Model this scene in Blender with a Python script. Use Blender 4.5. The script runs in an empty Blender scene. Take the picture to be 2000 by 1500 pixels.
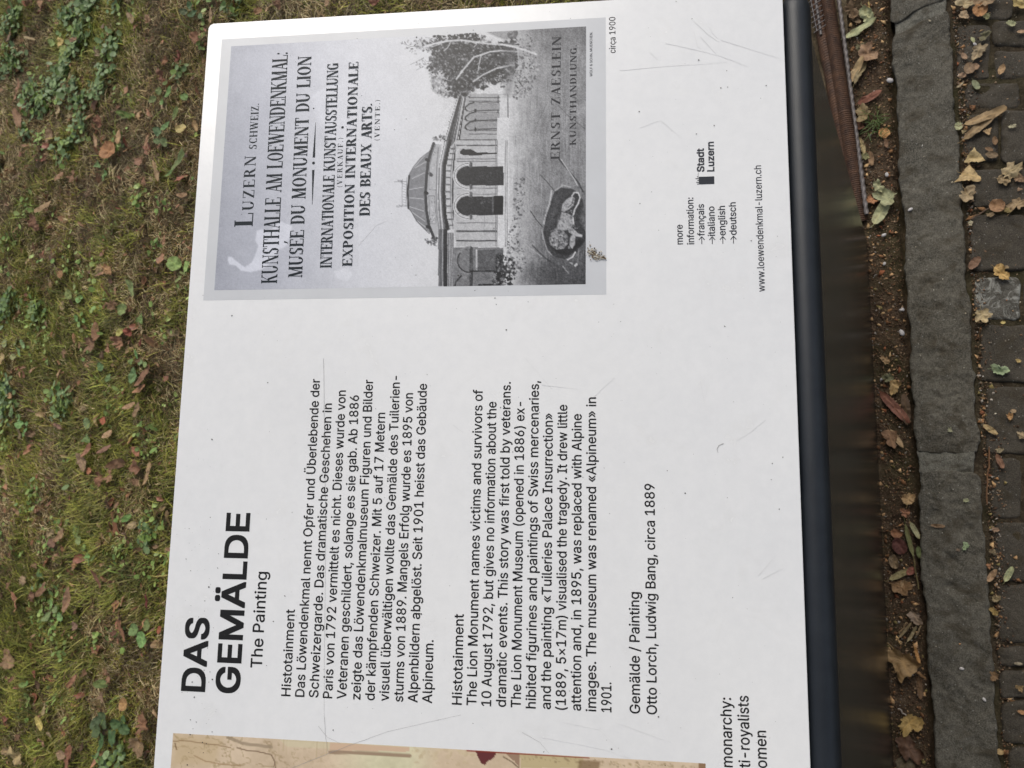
import bpy, bmesh, math, random, os
import numpy as np
from mathutils import Vector, Matrix
from mathutils.geometry import tessellate_polygon

# ------------------------------------------------------------------ camera, world, light, exposure
SC = bpy.context.scene
COL = SC.collection
# survey of the place: X runs along the panel to the reader's right, Y away from the reader, Z up; metres
CAM = np.array([-0.0391, -0.0855, 1.55])
RR = np.array([[0.014659, -0.870570, -0.491827],      # picture right
               [-0.991153, 0.052190, -0.121922],      # picture down
               [0.131914, 0.489264, -0.862102]])      # looking direction
RR = np.array([r / np.linalg.norm(r) for r in RR])
FPX = 1447.3                                          # focal length in pixels of a 2000 px wide picture
cd = bpy.data.cameras.new("camera")
cam = bpy.data.objects.new("camera", cd)
COL.objects.link(cam)
cd.sensor_width = 36.0
cd.lens = 36.0 * FPX / 2000.0
cd.clip_start = 0.02
cd.clip_end = 500
M = Matrix([[RR[0][i], -RR[1][i], -RR[2][i]] for i in range(3)])
cam.matrix_world = Matrix.Translation(Vector(CAM)) @ M.to_4x4()
cd.dof.use_dof = True
cd.dof.focus_distance = 0.80
cd.dof.aperture_fstop = 15.0
SC.camera = cam

SUN_EL, SUN_AZ = 50.0, 88.0        # azimuth in degrees, counted from +Y towards +X
w = bpy.data.worlds.new("World")
SC.world = w
w.use_nodes = True
wn = w.node_tree
wn.nodes.clear()
sky = wn.nodes.new("ShaderNodeTexSky")
sky.sky_type = 'NISHITA'
sky.sun_disc = False
sky.sun_elevation = math.radians(SUN_EL)
sky.sun_rotation = math.radians(SUN_AZ)
sky.air_density = 1.0
sky.dust_density = 4.0
sky.ozone_density = 1.0
hsv = wn.nodes.new("ShaderNodeHueSaturation")
hsv.inputs["Saturation"].default_value = 0.52
bg = wn.nodes.new("ShaderNodeBackground")
bg.inputs[1].default_value = 0.10
wo = wn.nodes.new("ShaderNodeOutputWorld")
wn.links.new(sky.outputs[0], hsv.inputs["Color"])
wn.links.new(hsv.outputs[0], bg.inputs[0])
wn.links.new(bg.outputs[0], wo.inputs[0])

sd = bpy.data.lights.new("sun", 'SUN')
sd.energy = 1.1
sd.angle = math.radians(35)
sd.color = (1.0, 0.95, 0.86)
sun = bpy.data.objects.new("sun", sd)
COL.objects.link(sun)
el, az = math.radians(SUN_EL), math.radians(SUN_AZ)
sun.rotation_euler = Vector((math.sin(az) * math.cos(el), math.cos(az) * math.cos(el), math.sin(el))).to_track_quat('Z', 'Y').to_euler()

SC.view_settings.view_transform = 'Standard'
SC.view_settings.look = 'None'
SC.view_settings.exposure = 0.43
SC.view_settings.gamma = 1.0
SC.view_settings.use_curve_mapping = False

# ------------------------------------------------------------------ helpers
TH = 0.39949                       # tilt of the panel
PO = np.array([0.0, 0.0176, 0.8498])
PU = np.array([1.0, 0, 0])
PV = np.array([0, math.cos(TH), math.sin(TH)])
PN = np.cross(PU, PV)


def ray(x, y):
    x = np.asarray(x, float); y = np.asarray(y, float)
    d = np.stack([(x - 1000) / FPX, (y - 750) / FPX, np.ones_like(x)], -1)
    return d @ RR


def G(x, y, z=0.0):
    """point on the ground seen at that spot of the photograph"""
    d = ray(x, y)
    return CAM + d * ((z - CAM[2]) / d[..., 2:3])


def UV(x, y):
    """position on the panel (u along, v up) of a printed detail"""
    d = ray(x, y)
    q = CAM + d * ((PN @ (PO - CAM)) / (d @ PN))[..., None]
    return np.stack([(q - PO) @ PU, (q - PO) @ PV], -1)


def srgb(r, g, b):
    f = lambda c: (c / 255 / 12.92) if c / 255 <= 0.04045 else ((c / 255 + 0.055) / 1.055) ** 2.4
    return (f(r), f(g), f(b), 1.0)


def link(o, parent=None):
    COL.objects.link(o)
    if parent is not None:
        o.parent = parent
    return o


def obj(name, mesh, mat=None, parent=None, smooth=False):
    o = bpy.data.objects.new(name, mesh)
    if mat is not None and not mesh.materials:
        mesh.materials.append(mat)
    if smooth and len(mesh.polygons):
        mesh.polygons.foreach_set("use_smooth", np.ones(len(mesh.polygons), dtype=bool))
    return link(o, parent)


def mesh_np(name, V, F, col=None, cname="tint"):
    """V (n,3), F (m,k) all faces with the same number of corners, col (n,3) per vertex"""
    V = np.ascontiguousarray(V, dtype=np.float32); F = np.ascontiguousarray(F, dtype=np.int32)
    me = bpy.data.meshes.new(name)
    k = F.shape[1]
    me.vertices.add(len(V)); me.vertices.foreach_set("co", V.ravel())
    me.loops.add(F.size); me.loops.foreach_set("vertex_index", F.ravel())
    me.polygons.add(len(F))
    me.polygons.foreach_set("loop_start", np.arange(0, F.size, k, dtype=np.int32))
    me.polygons.foreach_set("loop_total", np.full(len(F), k, dtype=np.int32))
    me.update(calc_edges=True)
    if col is not None:
        a = me.color_attributes.new(cname, 'FLOAT_COLOR', 'POINT')
        c = np.ones((len(V), 4), dtype=np.float32); c[:, :3] = col
        a.data.foreach_set("color", c.ravel())
    return me


def thing(name, label, cat, loc=(0, 0, 0), group=None):
    o = bpy.data.objects.new(name, None)
    o.location = loc
    o.empty_display_size = 0.05
    o["label"] = label; o["category"] = cat
    if group: o["group"] = group
    return link(o)


def tag(o, label=None, cat=None, group=None, kind=None):
    if label: o["label"] = label
    if cat: o["category"] = cat
    if group: o["group"] = group
    if kind: o["kind"] = kind
    return o


def noise2(x, y, scale, seed=0):
    """smooth value noise in 0..1"""
    r = np.random.RandomState(seed)
    T = r.rand(64, 64)
    x = np.asarray(x) * scale + 13.7; y = np.asarray(y) * scale + 7.3
    xi = np.floor(x).astype(int); yi = np.floor(y).astype(int)
    fx = x - xi; fy = y - yi
    fx = fx * fx * (3 - 2 * fx); fy = fy * fy * (3 - 2 * fy)
    g = lambda a, b: T[a % 64, b % 64]
    return (g(xi, yi) * (1 - fx) + g(xi + 1, yi) * fx) * (1 - fy) + (g(xi, yi + 1) * (1 - fx) + g(xi + 1, yi + 1) * fx) * fy


def fbm(x, y, scale, seed=0, oct=4):
    s = 0; a = 0.5; t = 0
    for k in range(oct):
        s = s + a * noise2(x, y, scale * 2 ** k, seed + k); t += a; a *= 0.55
    return s / t


class NT:
    """tiny node material builder"""
    def __init__(s, name, rough=0.8, spec=0.3):
        s.m = bpy.data.materials.new(name); s.m.use_nodes = True
        s.t = s.m.node_tree; s.b = s.t.nodes["Principled BSDF"]
        s.b.inputs["Roughness"].default_value = rough
        s.b.inputs["Specular IOR Level"].default_value = spec

    def n(s, typ, **kw):
        nd = s.t.nodes.new(typ)
        for k, v in kw.items():
            if k.startswith("i_"):
                nd.inputs[k[2:].replace("_", " ")].default_value = v
            else:
                setattr(nd, k, v)
        return nd

    def l(s, a, b): s.t.links.new(a, b)

    def noise(s, scale, detail=4, rough=0.6, vec=None, dist=0.0):
        nd = s.n("ShaderNodeTexNoise"); nd.inputs["Scale"].default_value = scale
        nd.inputs["Detail"].default_value = detail; nd.inputs["Roughness"].default_value = rough
        nd.inputs["Distortion"].default_value = dist
        s.l(vec if vec is not None else s.obj(), nd.inputs["Vector"])
        return nd.outputs["Fac"]

    def obj(s):
        if not hasattr(s, "_o"): s._o = s.n("ShaderNodeTexCoord")
        return s._o.outputs["Object"]

    def ramp(s, fac, stops):
        r = s.n("ShaderNodeValToRGB"); e = r.color_ramp.elements
        while len(e) < len(stops): e.new(0.5)
        for i, (p, c) in enumerate(stops):
            e[i].position = p; e[i].color = c if len(c) == 4 else (*c, 1)
        s.l(fac, r.inputs[0]); return r.outputs[0]

    def mix(s, fac, a, b, mode='MIX'):
        m = s.n("ShaderNodeMix", data_type='RGBA', blend_type=mode)
        for sock, v in ((m.inputs[0], fac), (m.inputs[6], a), (m.inputs[7], b)):
            if isinstance(v, (int, float, tuple)): sock.default_value = v
            else: s.l(v, sock)
        return m.outputs[2]

    def bump(s, h, strength=0.5, dist=0.002, prev=None):
        b = s.n("ShaderNodeBump"); b.inputs["Strength"].default_value = strength
        b.inputs["Distance"].default_value = dist; s.l(h, b.inputs["Height"])
        if prev is not None: s.l(prev, b.inputs["Normal"])
        return b.outputs[0]

    def base(s, c):
        if isinstance(c, tuple): s.b.inputs["Base Color"].default_value = c
        else: s.l(c, s.b.inputs["Base Color"])

    def nrm(s, n): s.l(n, s.b.inputs["Normal"])


def grey(v): return (v, v, v, 1)


# ------------------------------------------------------------------ materials
def mat_board():
    t = NT("white_board", 0.32, 0.75)
    a = t.noise(5.0, 5, 0.6); b = t.noise(90.0, 3, 0.7); c = t.noise(18.0, 4, 0.7, dist=0.6)
    col = t.ramp(a, [(0.3, (0.705, 0.715, 0.73)), (0.7, (0.77, 0.775, 0.78))])
    col = t.mix(0.35, col, t.ramp(b, [(0.3, (0.69, 0.695, 0.70)), (0.7, (0.79, 0.79, 0.79))]))
    col = t.mix(t.ramp(c, [(0.58, grey(0)), (0.78, grey(0.32))]), col, (0.60, 0.595, 0.58, 1))
    t.base(col)
    t.l(t.ramp(c, [(0.3, grey(0.15)), (0.75, grey(0.30))]), t.b.inputs["Roughness"])
    t.nrm(t.bump(t.noise(260, 2), 0.08, 0.0005))
    return t.m


def mat_ink(name, c, rough=0.4):
    t = NT(name, rough, 0.12)
    n = t.noise(300, 3, 0.8)
    t.base(t.mix(t.ramp(n, [(0.62, grey(0)), (0.8, grey(0.35))]), c, tuple(min(1, x * 2.0 + 0.03) for x in c[:3]) + (1,)))
    return t.m


def mat_print(name):
    t = NT(name, 0.34, 0.28)
    a = t.n("ShaderNodeAttribute", attribute_name="tint")
    t.base(a.outputs["Color"])
    t.nrm(t.bump(t.noise(260, 2), 0.08, 0.0005))
    return t.m


def mat_flat(name, c, rough=0.4, var=0.06, spec=0.5):
    t = NT(name, rough, spec)
    n = t.noise(25, 5, 0.65)
    lo = tuple(x * (1 - var) for x in c[:3]); hi = tuple(x * (1 + var) for x in c[:3])
    t.base(t.ramp(n, [(0.3, lo), (0.7, hi)]))
    return t.m


def mat_powder():
    t = NT("anthracite_powder_coat", 0.40, 0.42)
    n = t.noise(40, 4)
    t.base(t.ramp(n, [(0.3, (0.010, 0.013, 0.018)), (0.7, (0.016, 0.020, 0.026))]))
    t.nrm(t.bump(t.noise(900, 2, 0.8), 0.35, 0.0006))
    return t.m


def mat_plate():
    t = NT("satin_anthracite_sheet", 0.2, 0.45)
    n = t.noise(3, 2)
    t.base(t.ramp(n, [(0.3, (0.010, 0.011, 0.010)), (0.7, (0.016, 0.016, 0.014))]))
    g = t.noise(4, 2)
    t.l(t.ramp(g, [(0.3, grey(0.225)), (0.7, grey(0.265))]), t.b.inputs["Roughness"])
    return t.m


def mat_granite(name, dark, light, green=0.0, s=1.0, lich=0.0):
    t = NT(name, 0.85, 0.25)
    oi = t.n("ShaderNodeObjectInfo")
    v = t.n("ShaderNodeVectorMath", operation='ADD')
    mm = t.n("ShaderNodeVectorMath", operation='SCALE'); mm.inputs[3].default_value = 7.0
    cmb = t.n("ShaderNodeCombineXYZ"); t.l(oi.outputs["Random"], cmb.inputs[0]); t.l(oi.outputs["Random"], cmb.inputs[1])
    t.l(cmb.outputs[0], mm.inputs[0]); t.l(t.obj(), v.inputs[0]); t.l(mm.outputs[0], v.inputs[1]); vec = v.outputs[0]
    big = t.noise(9 * s, 5, 0.62, vec, 0.8); mid = t.noise(60 * s, 6, 0.7, vec, 1.2); fine = t.noise(420 * s, 3, 0.8, vec)
    col = t.ramp(mid, [(0.32, dark), (0.5, tuple((a + b) / 2 for a, b in zip(dark, light))), (0.68, light)])
    col = t.mix(t.ramp(big, [(0.40, grey(0.0)), (0.66, grey(0.75))]), col, tuple(x * 0.62 for x in dark[:3]) + (1,))
    col = t.mix(t.ramp(fine, [(0.42, grey(0.0)), (0.60, grey(0.5))]), col, tuple(x * 1.75 for x in light[:3]) + (1,))
    sp = t.n("ShaderNodeTexVoronoi"); sp.inputs["Scale"].default_value = 95 * s; t.l(vec, sp.inputs["Vector"])
    col = t.mix(t.ramp(sp.outputs["Distance"], [(0.06, grey(0.75)), (0.12, grey(0.0))]), col, (0.26, 0.26, 0.24, 1))
    moss = t.noise(22 * s, 5, 0.7, vec, 0.5)
    col = t.mix(t.ramp(moss, [(0.50, grey(0.0)), (0.66, grey(0.75))]), col, (0.040, 0.031, 0.018, 1))
    if lich:
        li = t.noise(34 * s, 6, 0.75, vec, 1.5)
        col = t.mix(t.ramp(li, [(0.50 - lich, grey(0.0)), (0.60 - lich, grey(0.95))]), col, (0.27, 0.27, 0.245, 1))
    t.base(col)
    hgt = t.mix(0.45, mid, fine)
    t.nrm(t.bump(hgt, 0.95, 0.0032, t.bump(big, 0.6, 0.006)))
    return t.m


def mat_soil(name, a, b, c, scale=1.0):
    t = NT(name, 0.95, 0.15)
    n1 = t.noise(26 * scale, 6, 0.7, dist=0.5); n2 = t.noise(160 * scale, 4, 0.8); n3 = t.noise(5 * scale, 4)
    col = t.ramp(n2, [(0.30, a), (0.52, b), (0.72, c)])
    col = t.mix(t.ramp(n1, [(0.35, grey(0.85)), (0.6, grey(0.0))]), col, tuple(x * 0.5 for x in a[:3]) + (1,))
    col = t.mix(t.ramp(n3, [(0.45, grey(0.0)), (0.65, grey(0.45))]), col, (0.040, 0.042, 0.014, 1))
    t.base(col)
    t.nrm(t.bump(n2, 0.9, 0.003, t.bump(n1, 0.8, 0.008)))
    return t.m


def mat_attr(name, rough=0.6, trans=0.0, spec=0.3, noise_scale=0):
    """base colour comes from the tint stored on the mesh (the thing's own colour)"""
    t = NT(name, rough, spec)
    a = t.n("ShaderNodeAttribute", attribute_name="tint")
    col = a.outputs["Color"]
    if noise_scale:
        col = t.mix(1.0, col, t.ramp(t.noise(noise_scale, 4), [(0.25, grey(0.6)), (0.75, grey(1.35))]), 'MULTIPLY')
    t.base(col)
    if trans:
        tr = t.n("ShaderNodeBsdfTranslucent"); t.l(col, tr.inputs[0])
        ms = t.n("ShaderNodeMixShader"); ms.inputs[0].default_value = trans
        t.l(t.b.outputs[0], ms.inputs[1]); t.l(tr.outputs[0], ms.inputs[2])
        t.l(ms.outputs[0], t.t.nodes["Material Output"].inputs[0])
    return t.m


def mat_leaf():
    t = NT("dry_leaf", 0.68, 0.3)
    oi = t.n("ShaderNodeObjectInfo")
    rim = t.n("ShaderNodeAttribute", attribute_name="vein")
    n = t.noise(5.5, 5, 0.75); n2 = t.noise(1.6, 4, 0.6, dist=1.0)
    col = t.mix(1.0, oi.outputs["Color"], t.ramp(n, [(0.25, grey(0.55)), (0.5, grey(1.0)), (0.8, grey(1.35))]), 'MULTIPLY')
    col = t.mix(t.ramp(n2, [(0.50, grey(0.0)), (0.68, grey(0.75))]), col, t.mix(1.0, oi.outputs["Color"], (0.45, 0.34, 0.25, 1), 'MULTIPLY'))
    col = t.mix(rim.outputs["Fac"], col, t.mix(1.0, oi.outputs["Color"], (1.35, 1.3, 1.15, 1), 'MULTIPLY'))
    t.base(col)
    t.nrm(t.bump(t.mix(0.5, n, rim.outputs["Fac"]), 0.6, 0.0012))
    tr = t.n("ShaderNodeBsdfTranslucent"); t.l(col, tr.inputs[0])
    ms = t.n("ShaderNodeMixShader"); ms.inputs[0].default_value = 0.12
    t.l(t.b.outputs[0], ms.inputs[1]); t.l(tr.outputs[0], ms.inputs[2])
    t.l(ms.outputs[0], t.t.nodes["Material Output"].inputs[0])
    return t.m


def mat_rust():
    t = NT("rusty_steel", 0.7, 0.4)
    n = t.noise(60, 6, 0.7, dist=0.6)
    t.base(t.ramp(n, [(0.28, (0.022, 0.011, 0.007)), (0.5, (0.065, 0.030, 0.015)), (0.75, (0.12, 0.058, 0.028))]))
    t.nrm(t.bump(n, 0.5, 0.001))
    return t.m


BOARD = mat_board(); INK = mat_ink("dark_grey_ink", (0.018, 0.018, 0.019, 1)); INK2 = mat_ink("mid_grey_ink", (0.040, 0.043, 0.052, 1))
SERIF = mat_ink("blue_black_ink", (0.016, 0.022, 0.028, 1)); THIN = mat_ink("faded_ink", (0.040, 0.040, 0.044, 1))
PRINT = mat_print("halftone_print"); PALE = mat_flat("pale_grey_print", (0.53, 0.545, 0.57), 0.34, 0.04)
POWDER = mat_powder(); PLATE = mat_plate()
KERB = mat_granite("kerb_granite", (0.038, 0.035, 0.027, 1), (0.108, 0.100, 0.081, 1))
SETT = mat_granite("dark_setts", (0.034, 0.029, 0.022, 1), (0.064, 0.056, 0.044, 1), s=1.2)
SETT_L = mat_granite("lichened_sett", (0.040, 0.037, 0.030, 1), (0.085, 0.08, 0.068, 1), s=1.0, lich=0.03)
MORTAR = mat_granite("mortar", (0.060, 0.056, 0.045, 1), (0.16, 0.155, 0.13, 1), s=1.6)
SOIL = mat_soil("bed_soil", (0.046, 0.031, 0.019, 1), (0.098, 0.067, 0.043, 1), (0.17, 0.13, 0.09, 1), 1.6)
JOINT = mat_soil("joint_soil", (0.036, 0.027, 0.017, 1), (0.068, 0.052, 0.034, 1), (0.12, 0.10, 0.07, 1), 1.6)
LAWN = mat_soil("lawn_soil", (0.058, 0.044, 0.027, 1), (0.11, 0.084, 0.052, 1), (0.18, 0.145, 0.095, 1), 1.0)
BLADE = mat_attr("grass_blades", 0.55, 0.25, 0.3)
WEED = mat_attr("weed_leaves", 0.5, 0.15, 0.4, 80)
CRUMB = mat_attr("crumbs", 0.85, 0.0, 0.25, 200)
LEAF = mat_leaf(); RUST = mat_rust()
ROPE = mat_flat("grey_twisted_steel", (0.11, 0.095, 0.09), 0.5, 0.3)
SPECK = mat_flat("dirt", (0.055, 0.05, 0.045), 0.8, 0.3, 0.2)
SCRATCH = mat_flat("scratch", (0.65, 0.65, 0.66), 0.6, 0.1, 0.2)
SCRATCH_D = mat_flat("dark_scratch", (0.33, 0.325, 0.32), 0.6, 0.2, 0.2)
random.seed(4); RS = np.random.RandomState(11)

# ------------------------------------------------------------------ the ground
def grid_mesh(name, x0, x1, y0, y1, nx, ny, zf, colf=None):
    X, Y = np.meshgrid(np.linspace(x0, x1, nx), np.linspace(y0, y1, ny))
    Z = zf(X, Y)
    V = np.stack([X, Y, Z], -1).reshape(-1, 3)
    i = np.arange(ny - 1)[:, None] * nx + np.arange(nx - 1)[None, :]
    F = np.stack([i, i + 1, i + 1 + nx, i + nx], -1).reshape(-1, 4)
    return mesh_np(name, V, F, None if colf is None else colf(V))


def bed_z(X, Y):      # narrow planting bed between sheet and kerb, 6 mm below the kerb top
    return -0.008 + 0.007 * (fbm(X, Y, 28, 3) - 0.5) + 0.008 * (fbm(X, Y, 110, 8) - 0.5) - 0.022 * np.clip((-0.046 - Y) / 0.012, 0, 1)


def lawn_z(X, Y):
    return 0.030 * (fbm(X, Y, 2.6, 21) - 0.5) + 0.034 * (fbm(X, Y, 13, 22) - 0.5) + 0.012 * (fbm(X, Y, 70, 25, 2) - 0.5)


# one sheet to the horizon lies below the modelled surfaces
bm = bmesh.new(); bmesh.ops.create_grid(bm, x_segments=4, y_segments=4, size=120)
me = bpy.data.meshes.new("ground"); bm.to_mesh(me); bm.free()
g = obj("ground", me, mat_soil("far_ground", (0.030, 0.026, 0.012, 1), (0.055, 0.050, 0.022, 1), (0.085, 0.075, 0.04, 1), 0.7)); g.location.z = -0.075
tag(g, kind="structure")
tag(obj("lawn", grid_mesh("lawn", -3.2, 4.6, 0.02, 6.2, 360, 280, lawn_z), LAWN, smooth=True), kind="structure")
tag(obj("planting_bed", grid_mesh("planting_bed", -1.6, 2.4, -0.075, 0.30, 700, 70, bed_z), SOIL, smooth=True), kind="structure")
pav = tag(obj("pavement", grid_mesh("pavement", -1.6, 2.4, -1.6, -0.11, 300, 110,
        lambda X, Y: -0.0085 + 0.005 * (fbm(X, Y, 30, 5) - 0.5) + 0.004 * (fbm(X, Y, 110, 6) - 0.5)), JOINT, smooth=True), kind="structure")


def stone_mesh(name, P, nx, ny, top, depth, rnd, rough, seed, chip=0.0):
    """P: four ground corners (x, y) in order; a hewn block with worn, uneven arrises and a rough top"""
    P = np.array(P, float)
    s = np.sin(np.linspace(-1, 1, nx) * math.pi / 2); t = np.sin(np.linspace(-1, 1, ny) * math.pi / 2)
    s = 0.55 * s + 0.45 * np.linspace(-1, 1, nx); t = 0.55 * t + 0.45 * np.linspace(-1, 1, ny)
    S, T = np.meshgrid(s, t)
    a = (S + 1) / 2; b = (T + 1) / 2
    X = (P[0, 0] * (1 - a) + P[1, 0] * a) * (1 - b) + (P[3, 0] * (1 - a) + P[2, 0] * a) * b
    Y = (P[0, 1] * (1 - a) + P[1, 1] * a) * (1 - b) + (P[3, 1] * (1 - a) + P[2, 1] * a) * b
    W = np.hypot(*(P[1] - P[0])) / 2; L = np.hypot(*(P[3] - P[0])) / 2
    cx, cy = P.mean(0)
    dx = (1 - np.abs(S)) * W; dy = (1 - np.abs(T)) * L
    d = np.minimum(dx, dy)
    # rounded plan corners and wavy edges
    k = np.clip(1 - np.hypot(np.clip(rnd * 2.2 - dx, 0, None), np.clip(rnd * 2.2 - dy, 0, None)) / (rnd * 2.2), -0.5, 0)
    edge = np.clip(1 - d / (rnd * 3), 0, 1)
    wob = (fbm(X + seed, Y, 22, seed) - 0.5) * 2 * chip + (fbm(X + seed, Y, 70, seed + 5, 3) - 0.5) * chip
    ux = np.where(dx <= dy, np.sign(S), 0.0); uy = np.where(dy < dx, np.sign(T), 0.0)
    ax = (P[1] - P[0]) / (2 * W); ay = (P[3] - P[0]) / (2 * L)
    X = X + (ux * ax[0] + uy * ay[0]) * wob * edge + (cx - X) * (-k) * 0.25
    Y = Y + (ux * ax[1] + uy * ay[1]) * wob * edge + (cy - Y) * (-k) * 0.25
    e = np.clip(d / rnd, 0, 1)
    Z = top - rnd * (1 - np.sqrt(np.clip(1 - (1 - e) ** 2, 0, 1))) * 0.9
    pit = np.clip(0.40 - fbm(X + seed, Y, 42, seed + 7, 3), 0, 1) * 5
    Z = Z + rough * ((fbm(X + seed, Y, 16, seed + 1) - 0.5) * 1.8 + (fbm(X + seed, Y, 60, seed + 2, 4) - 0.5) * 1.3 - pit * 0.55)
    V = np.stack([X, Y, Z], -1).reshape(-1, 3)
    i = np.arange(ny - 1)[:, None] * nx + np.arange(nx - 1)[None, :]
    F = np.stack([i, i + 1, i + 1 + nx, i + nx], -1).reshape(-1, 4)
    # skirt down to the foundation
    ring = np.concatenate([np.arange(nx), (np.arange(1, ny)) * nx + nx - 1, (ny - 1) * nx + np.arange(nx - 2, -1, -1), np.arange(ny - 2, 0, -1) * nx])
    low = V[ring].copy(); low[:, 2] = top - depth
    n0 = len(V); m = len(ring)
    j = np.arange(m); F2 = np.stack([ring[j], n0 + j, n0 + (j + 1) % m, ring[(j + 1) % m]], -1)
    V = np.concatenate([V, low]); F = np.concatenate([F, F2])
    c = V.mean(0); c[2] = top
    return mesh_np(name, V - c, F), c


def stone(name, P, nx, ny, top, depth, rnd, rough, seed, mat, parent, chip=0.0):
    me, c = stone_mesh(name, P, nx, ny, top, depth, rnd, rough, seed, chip)
    o = obj(name, me, mat, parent, smooth=True); o.location = c - np.array(parent.location); return o


# kerb: long granite blocks laid end to end, broken mortar between them
kerb = bpy.data.objects.new("kerb", None); link(kerb); kerb["kind"] = "structure"
KY0, KY1 = -0.157, -0.060
def kq(x0, x1, s0=0.0, s1=0.0): return [(x0, KY0), (x1, KY0), (x1 + s1, KY1), (x0 + s0, KY1)]
stone("kerb_stone", kq(0.022, 0.872, 0.004, -0.026), 420, 48, 0.003, 0.09, 0.0045, 0.0044, 31, KERB, kerb, 0.006)
stone("kerb_stone", kq(-0.96, -0.012, 0, 0.006), 440, 48, 0.004, 0.09, 0.0045, 0.0050, 47, KERB, kerb, 0.006)
stone("kerb_stone", kq(0.900, 1.85, -0.03, 0), 300, 40, 0.003, 0.09, 0.0045, 0.0044, 53, KERB, kerb, 0.006)
stone("kerb_stone", kq(-1.58, -0.985), 60, 14, 0.003, 0.09, 0.0045, 0.0044, 57, KERB, kerb, 0.005)
stone("mortar_joint", [(-0.022, -0.147), (0.030, -0.150), (0.034, -0.060), (-0.012, -0.061)], 40, 60, -0.0005, 0.06, 0.003, 0.0045, 61, MORTAR, kerb, 0.004)
stone("mortar_joint", [(0.862, -0.152), (0.912, -0.152), (0.890, -0.064), (0.842, -0.064)], 40, 60, 0.000, 0.06, 0.003, 0.0045, 67, MORTAR, kerb, 0.004)

# setts beyond the kerb: hand set where the photograph shows them, in rows further out
def gq(x0, y0, x1, y1):          # photograph rectangle -> ground quad
    x0, y0, x1, y1 = x0 - 3, y0 - 3, x1 + 3, y1 + 3
    A = [G(x1, y1), G(x1, y0), G(x0, y0), G(x0, y1)]
    return [(a[0], a[1]) for a in A]
rows = [(1880, -75, 1975, 33, 0), (1872, 48, 1932, 150, 0), (1940, 40, 2040, 86, 0), (1944, 96, 2040, 148, 0), (1886, 158, 1990, 206, 0),
        (1886, 222, 1948, 312, 0), (1958, 212, 2062, 316, 0), (1900, 330, 2010, 402, 0), (1898, 420, 2004, 526, 0), (1903, 541, 1992, 622, 1),
        (1916, 636, 2030, 744, 0), (1928, 756, 2040, 884, 0), (1938, 898, 1994, 1012, 0), (1942, 1022, 2050, 1134, 0), (1950, 1146, 2050, 1254, 0),
        (1950, 1266, 2044, 1302, 0), (1955, 1312, 2044, 1364, 0), (1958, 1374, 2050, 1452, 0), (1974, 1466, 2080, 1560, 0), (2002, 546, 2090, 626, 0),
        (2002, 898, 2100, 1012, 0)]
for i, (x0, y0, x1, y1, k) in enumerate(rows):
    stone("cobblestone", gq(x0, y0, x1, y1), 30, 30, -0.003 + random.uniform(-0.003, 0.002), 0.06, 0.0075, 0.0030, 100 + 3 * i, SETT_L if k else SETT, pav, 0.004)
y = -0.275
shared = [stone_mesh("cobblestone", [(-0.043, -0.042), (0.043, -0.044), (0.044, 0.043), (-0.042, 0.042)], 14, 14, 0, 0.05, 0.012, 0.002, 300 + k, 0.004)[0] for k in range(6)]
for r in range(6):
    yy = -0.345 - r * 0.098; x = -0.75 + random.uniform(0, 0.05)
    while x < 1.35:
        o = obj("cobblestone", random.choice(shared), SETT, pav, smooth=True)
        sx = random.uniform(0.9, 1.25); o.scale = (sx, 1.0, 1.0); o.rotation_euler.z = random.choice([0, math.pi]) + random.uniform(-.05, .05)
        x += 0.047 * sx; o.location = (x, yy + random.uniform(-.004, .004), -0.004); x += 0.047 * sx + 0.006

# ------------------------------------------------------------------ the information panel
panel = thing("information_panel", "sloping white information panel in German and English on an anthracite metal lectern beside the lawn", "information panel", (0, 0, 0))
U0, U1, VT = -0.752, 0.4375, 0.5865


def P3(uv, h=0.0):
    uv = np.asarray(uv, float)
    return PO + uv[..., 0:1] * PU + uv[..., 1:2] * PV + h * PN


def slab(name, outline, h0, h1, mat, bevel=0.0):
    """prism over an outline given in panel coordinates"""
    bm = bmesh.new()
    a = [bm.verts.new(P3(np.array(p), h1)) for p in outline]; b = [bm.verts.new(P3(np.array(p), h0)) for p in outline]
    top = bm.faces.new(a); bm.faces.new(b[::-1]); n = len(a)
    for i in range(n): bm.faces.new([a[i], b[i], b[(i + 1) % n], a[(i + 1) % n]])
    if bevel: bmesh.ops.bevel(bm, geom=list(top.edges), offset=bevel, segments=2, affect='EDGES', profile=0.6)
    bmesh.ops.recalc_face_normals(bm, faces=bm.faces)
    me = bpy.data.meshes.new(name); bm.to_mesh(me); bm.free()
    return obj(name, me, mat, panel)


def rounded(u0, u1, v0, v1, r, corners=(1, 1, 1, 1)):
    out = []
    for (cx, cy, a0, k) in ((u1 - r, v1 - r, 0, corners[0]), (u0 + r, v1 - r, 90, corners[1]), (u0 + r, v0 + r, 180, corners[2]), (u1 - r, v0 + r, 270, corners[3])):
        if k:
            for j in range(7):
                t = math.radians(a0 + j * 15); out.append((cx + r * math.cos(t), cy + r * math.sin(t)))
        else:
            t = math.radians(a0 + 45); out.append((cx + r * math.sqrt(2) * math.cos(t), cy + r * math.sqrt(2) * math.sin(t)))
    return out


slab("board", rounded(U0, U1, 0.0, VT, 0.005, (1, 1, 0, 0)), -0.0035, 0.0, BOARD, 0.0009)
slab("backing_tray", rounded(U0 + 0.0005, U1 - 0.0005, 0.004, VT - 0.001, 0.005), -0.022, -0.0037, POWDER, 0.002)

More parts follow.
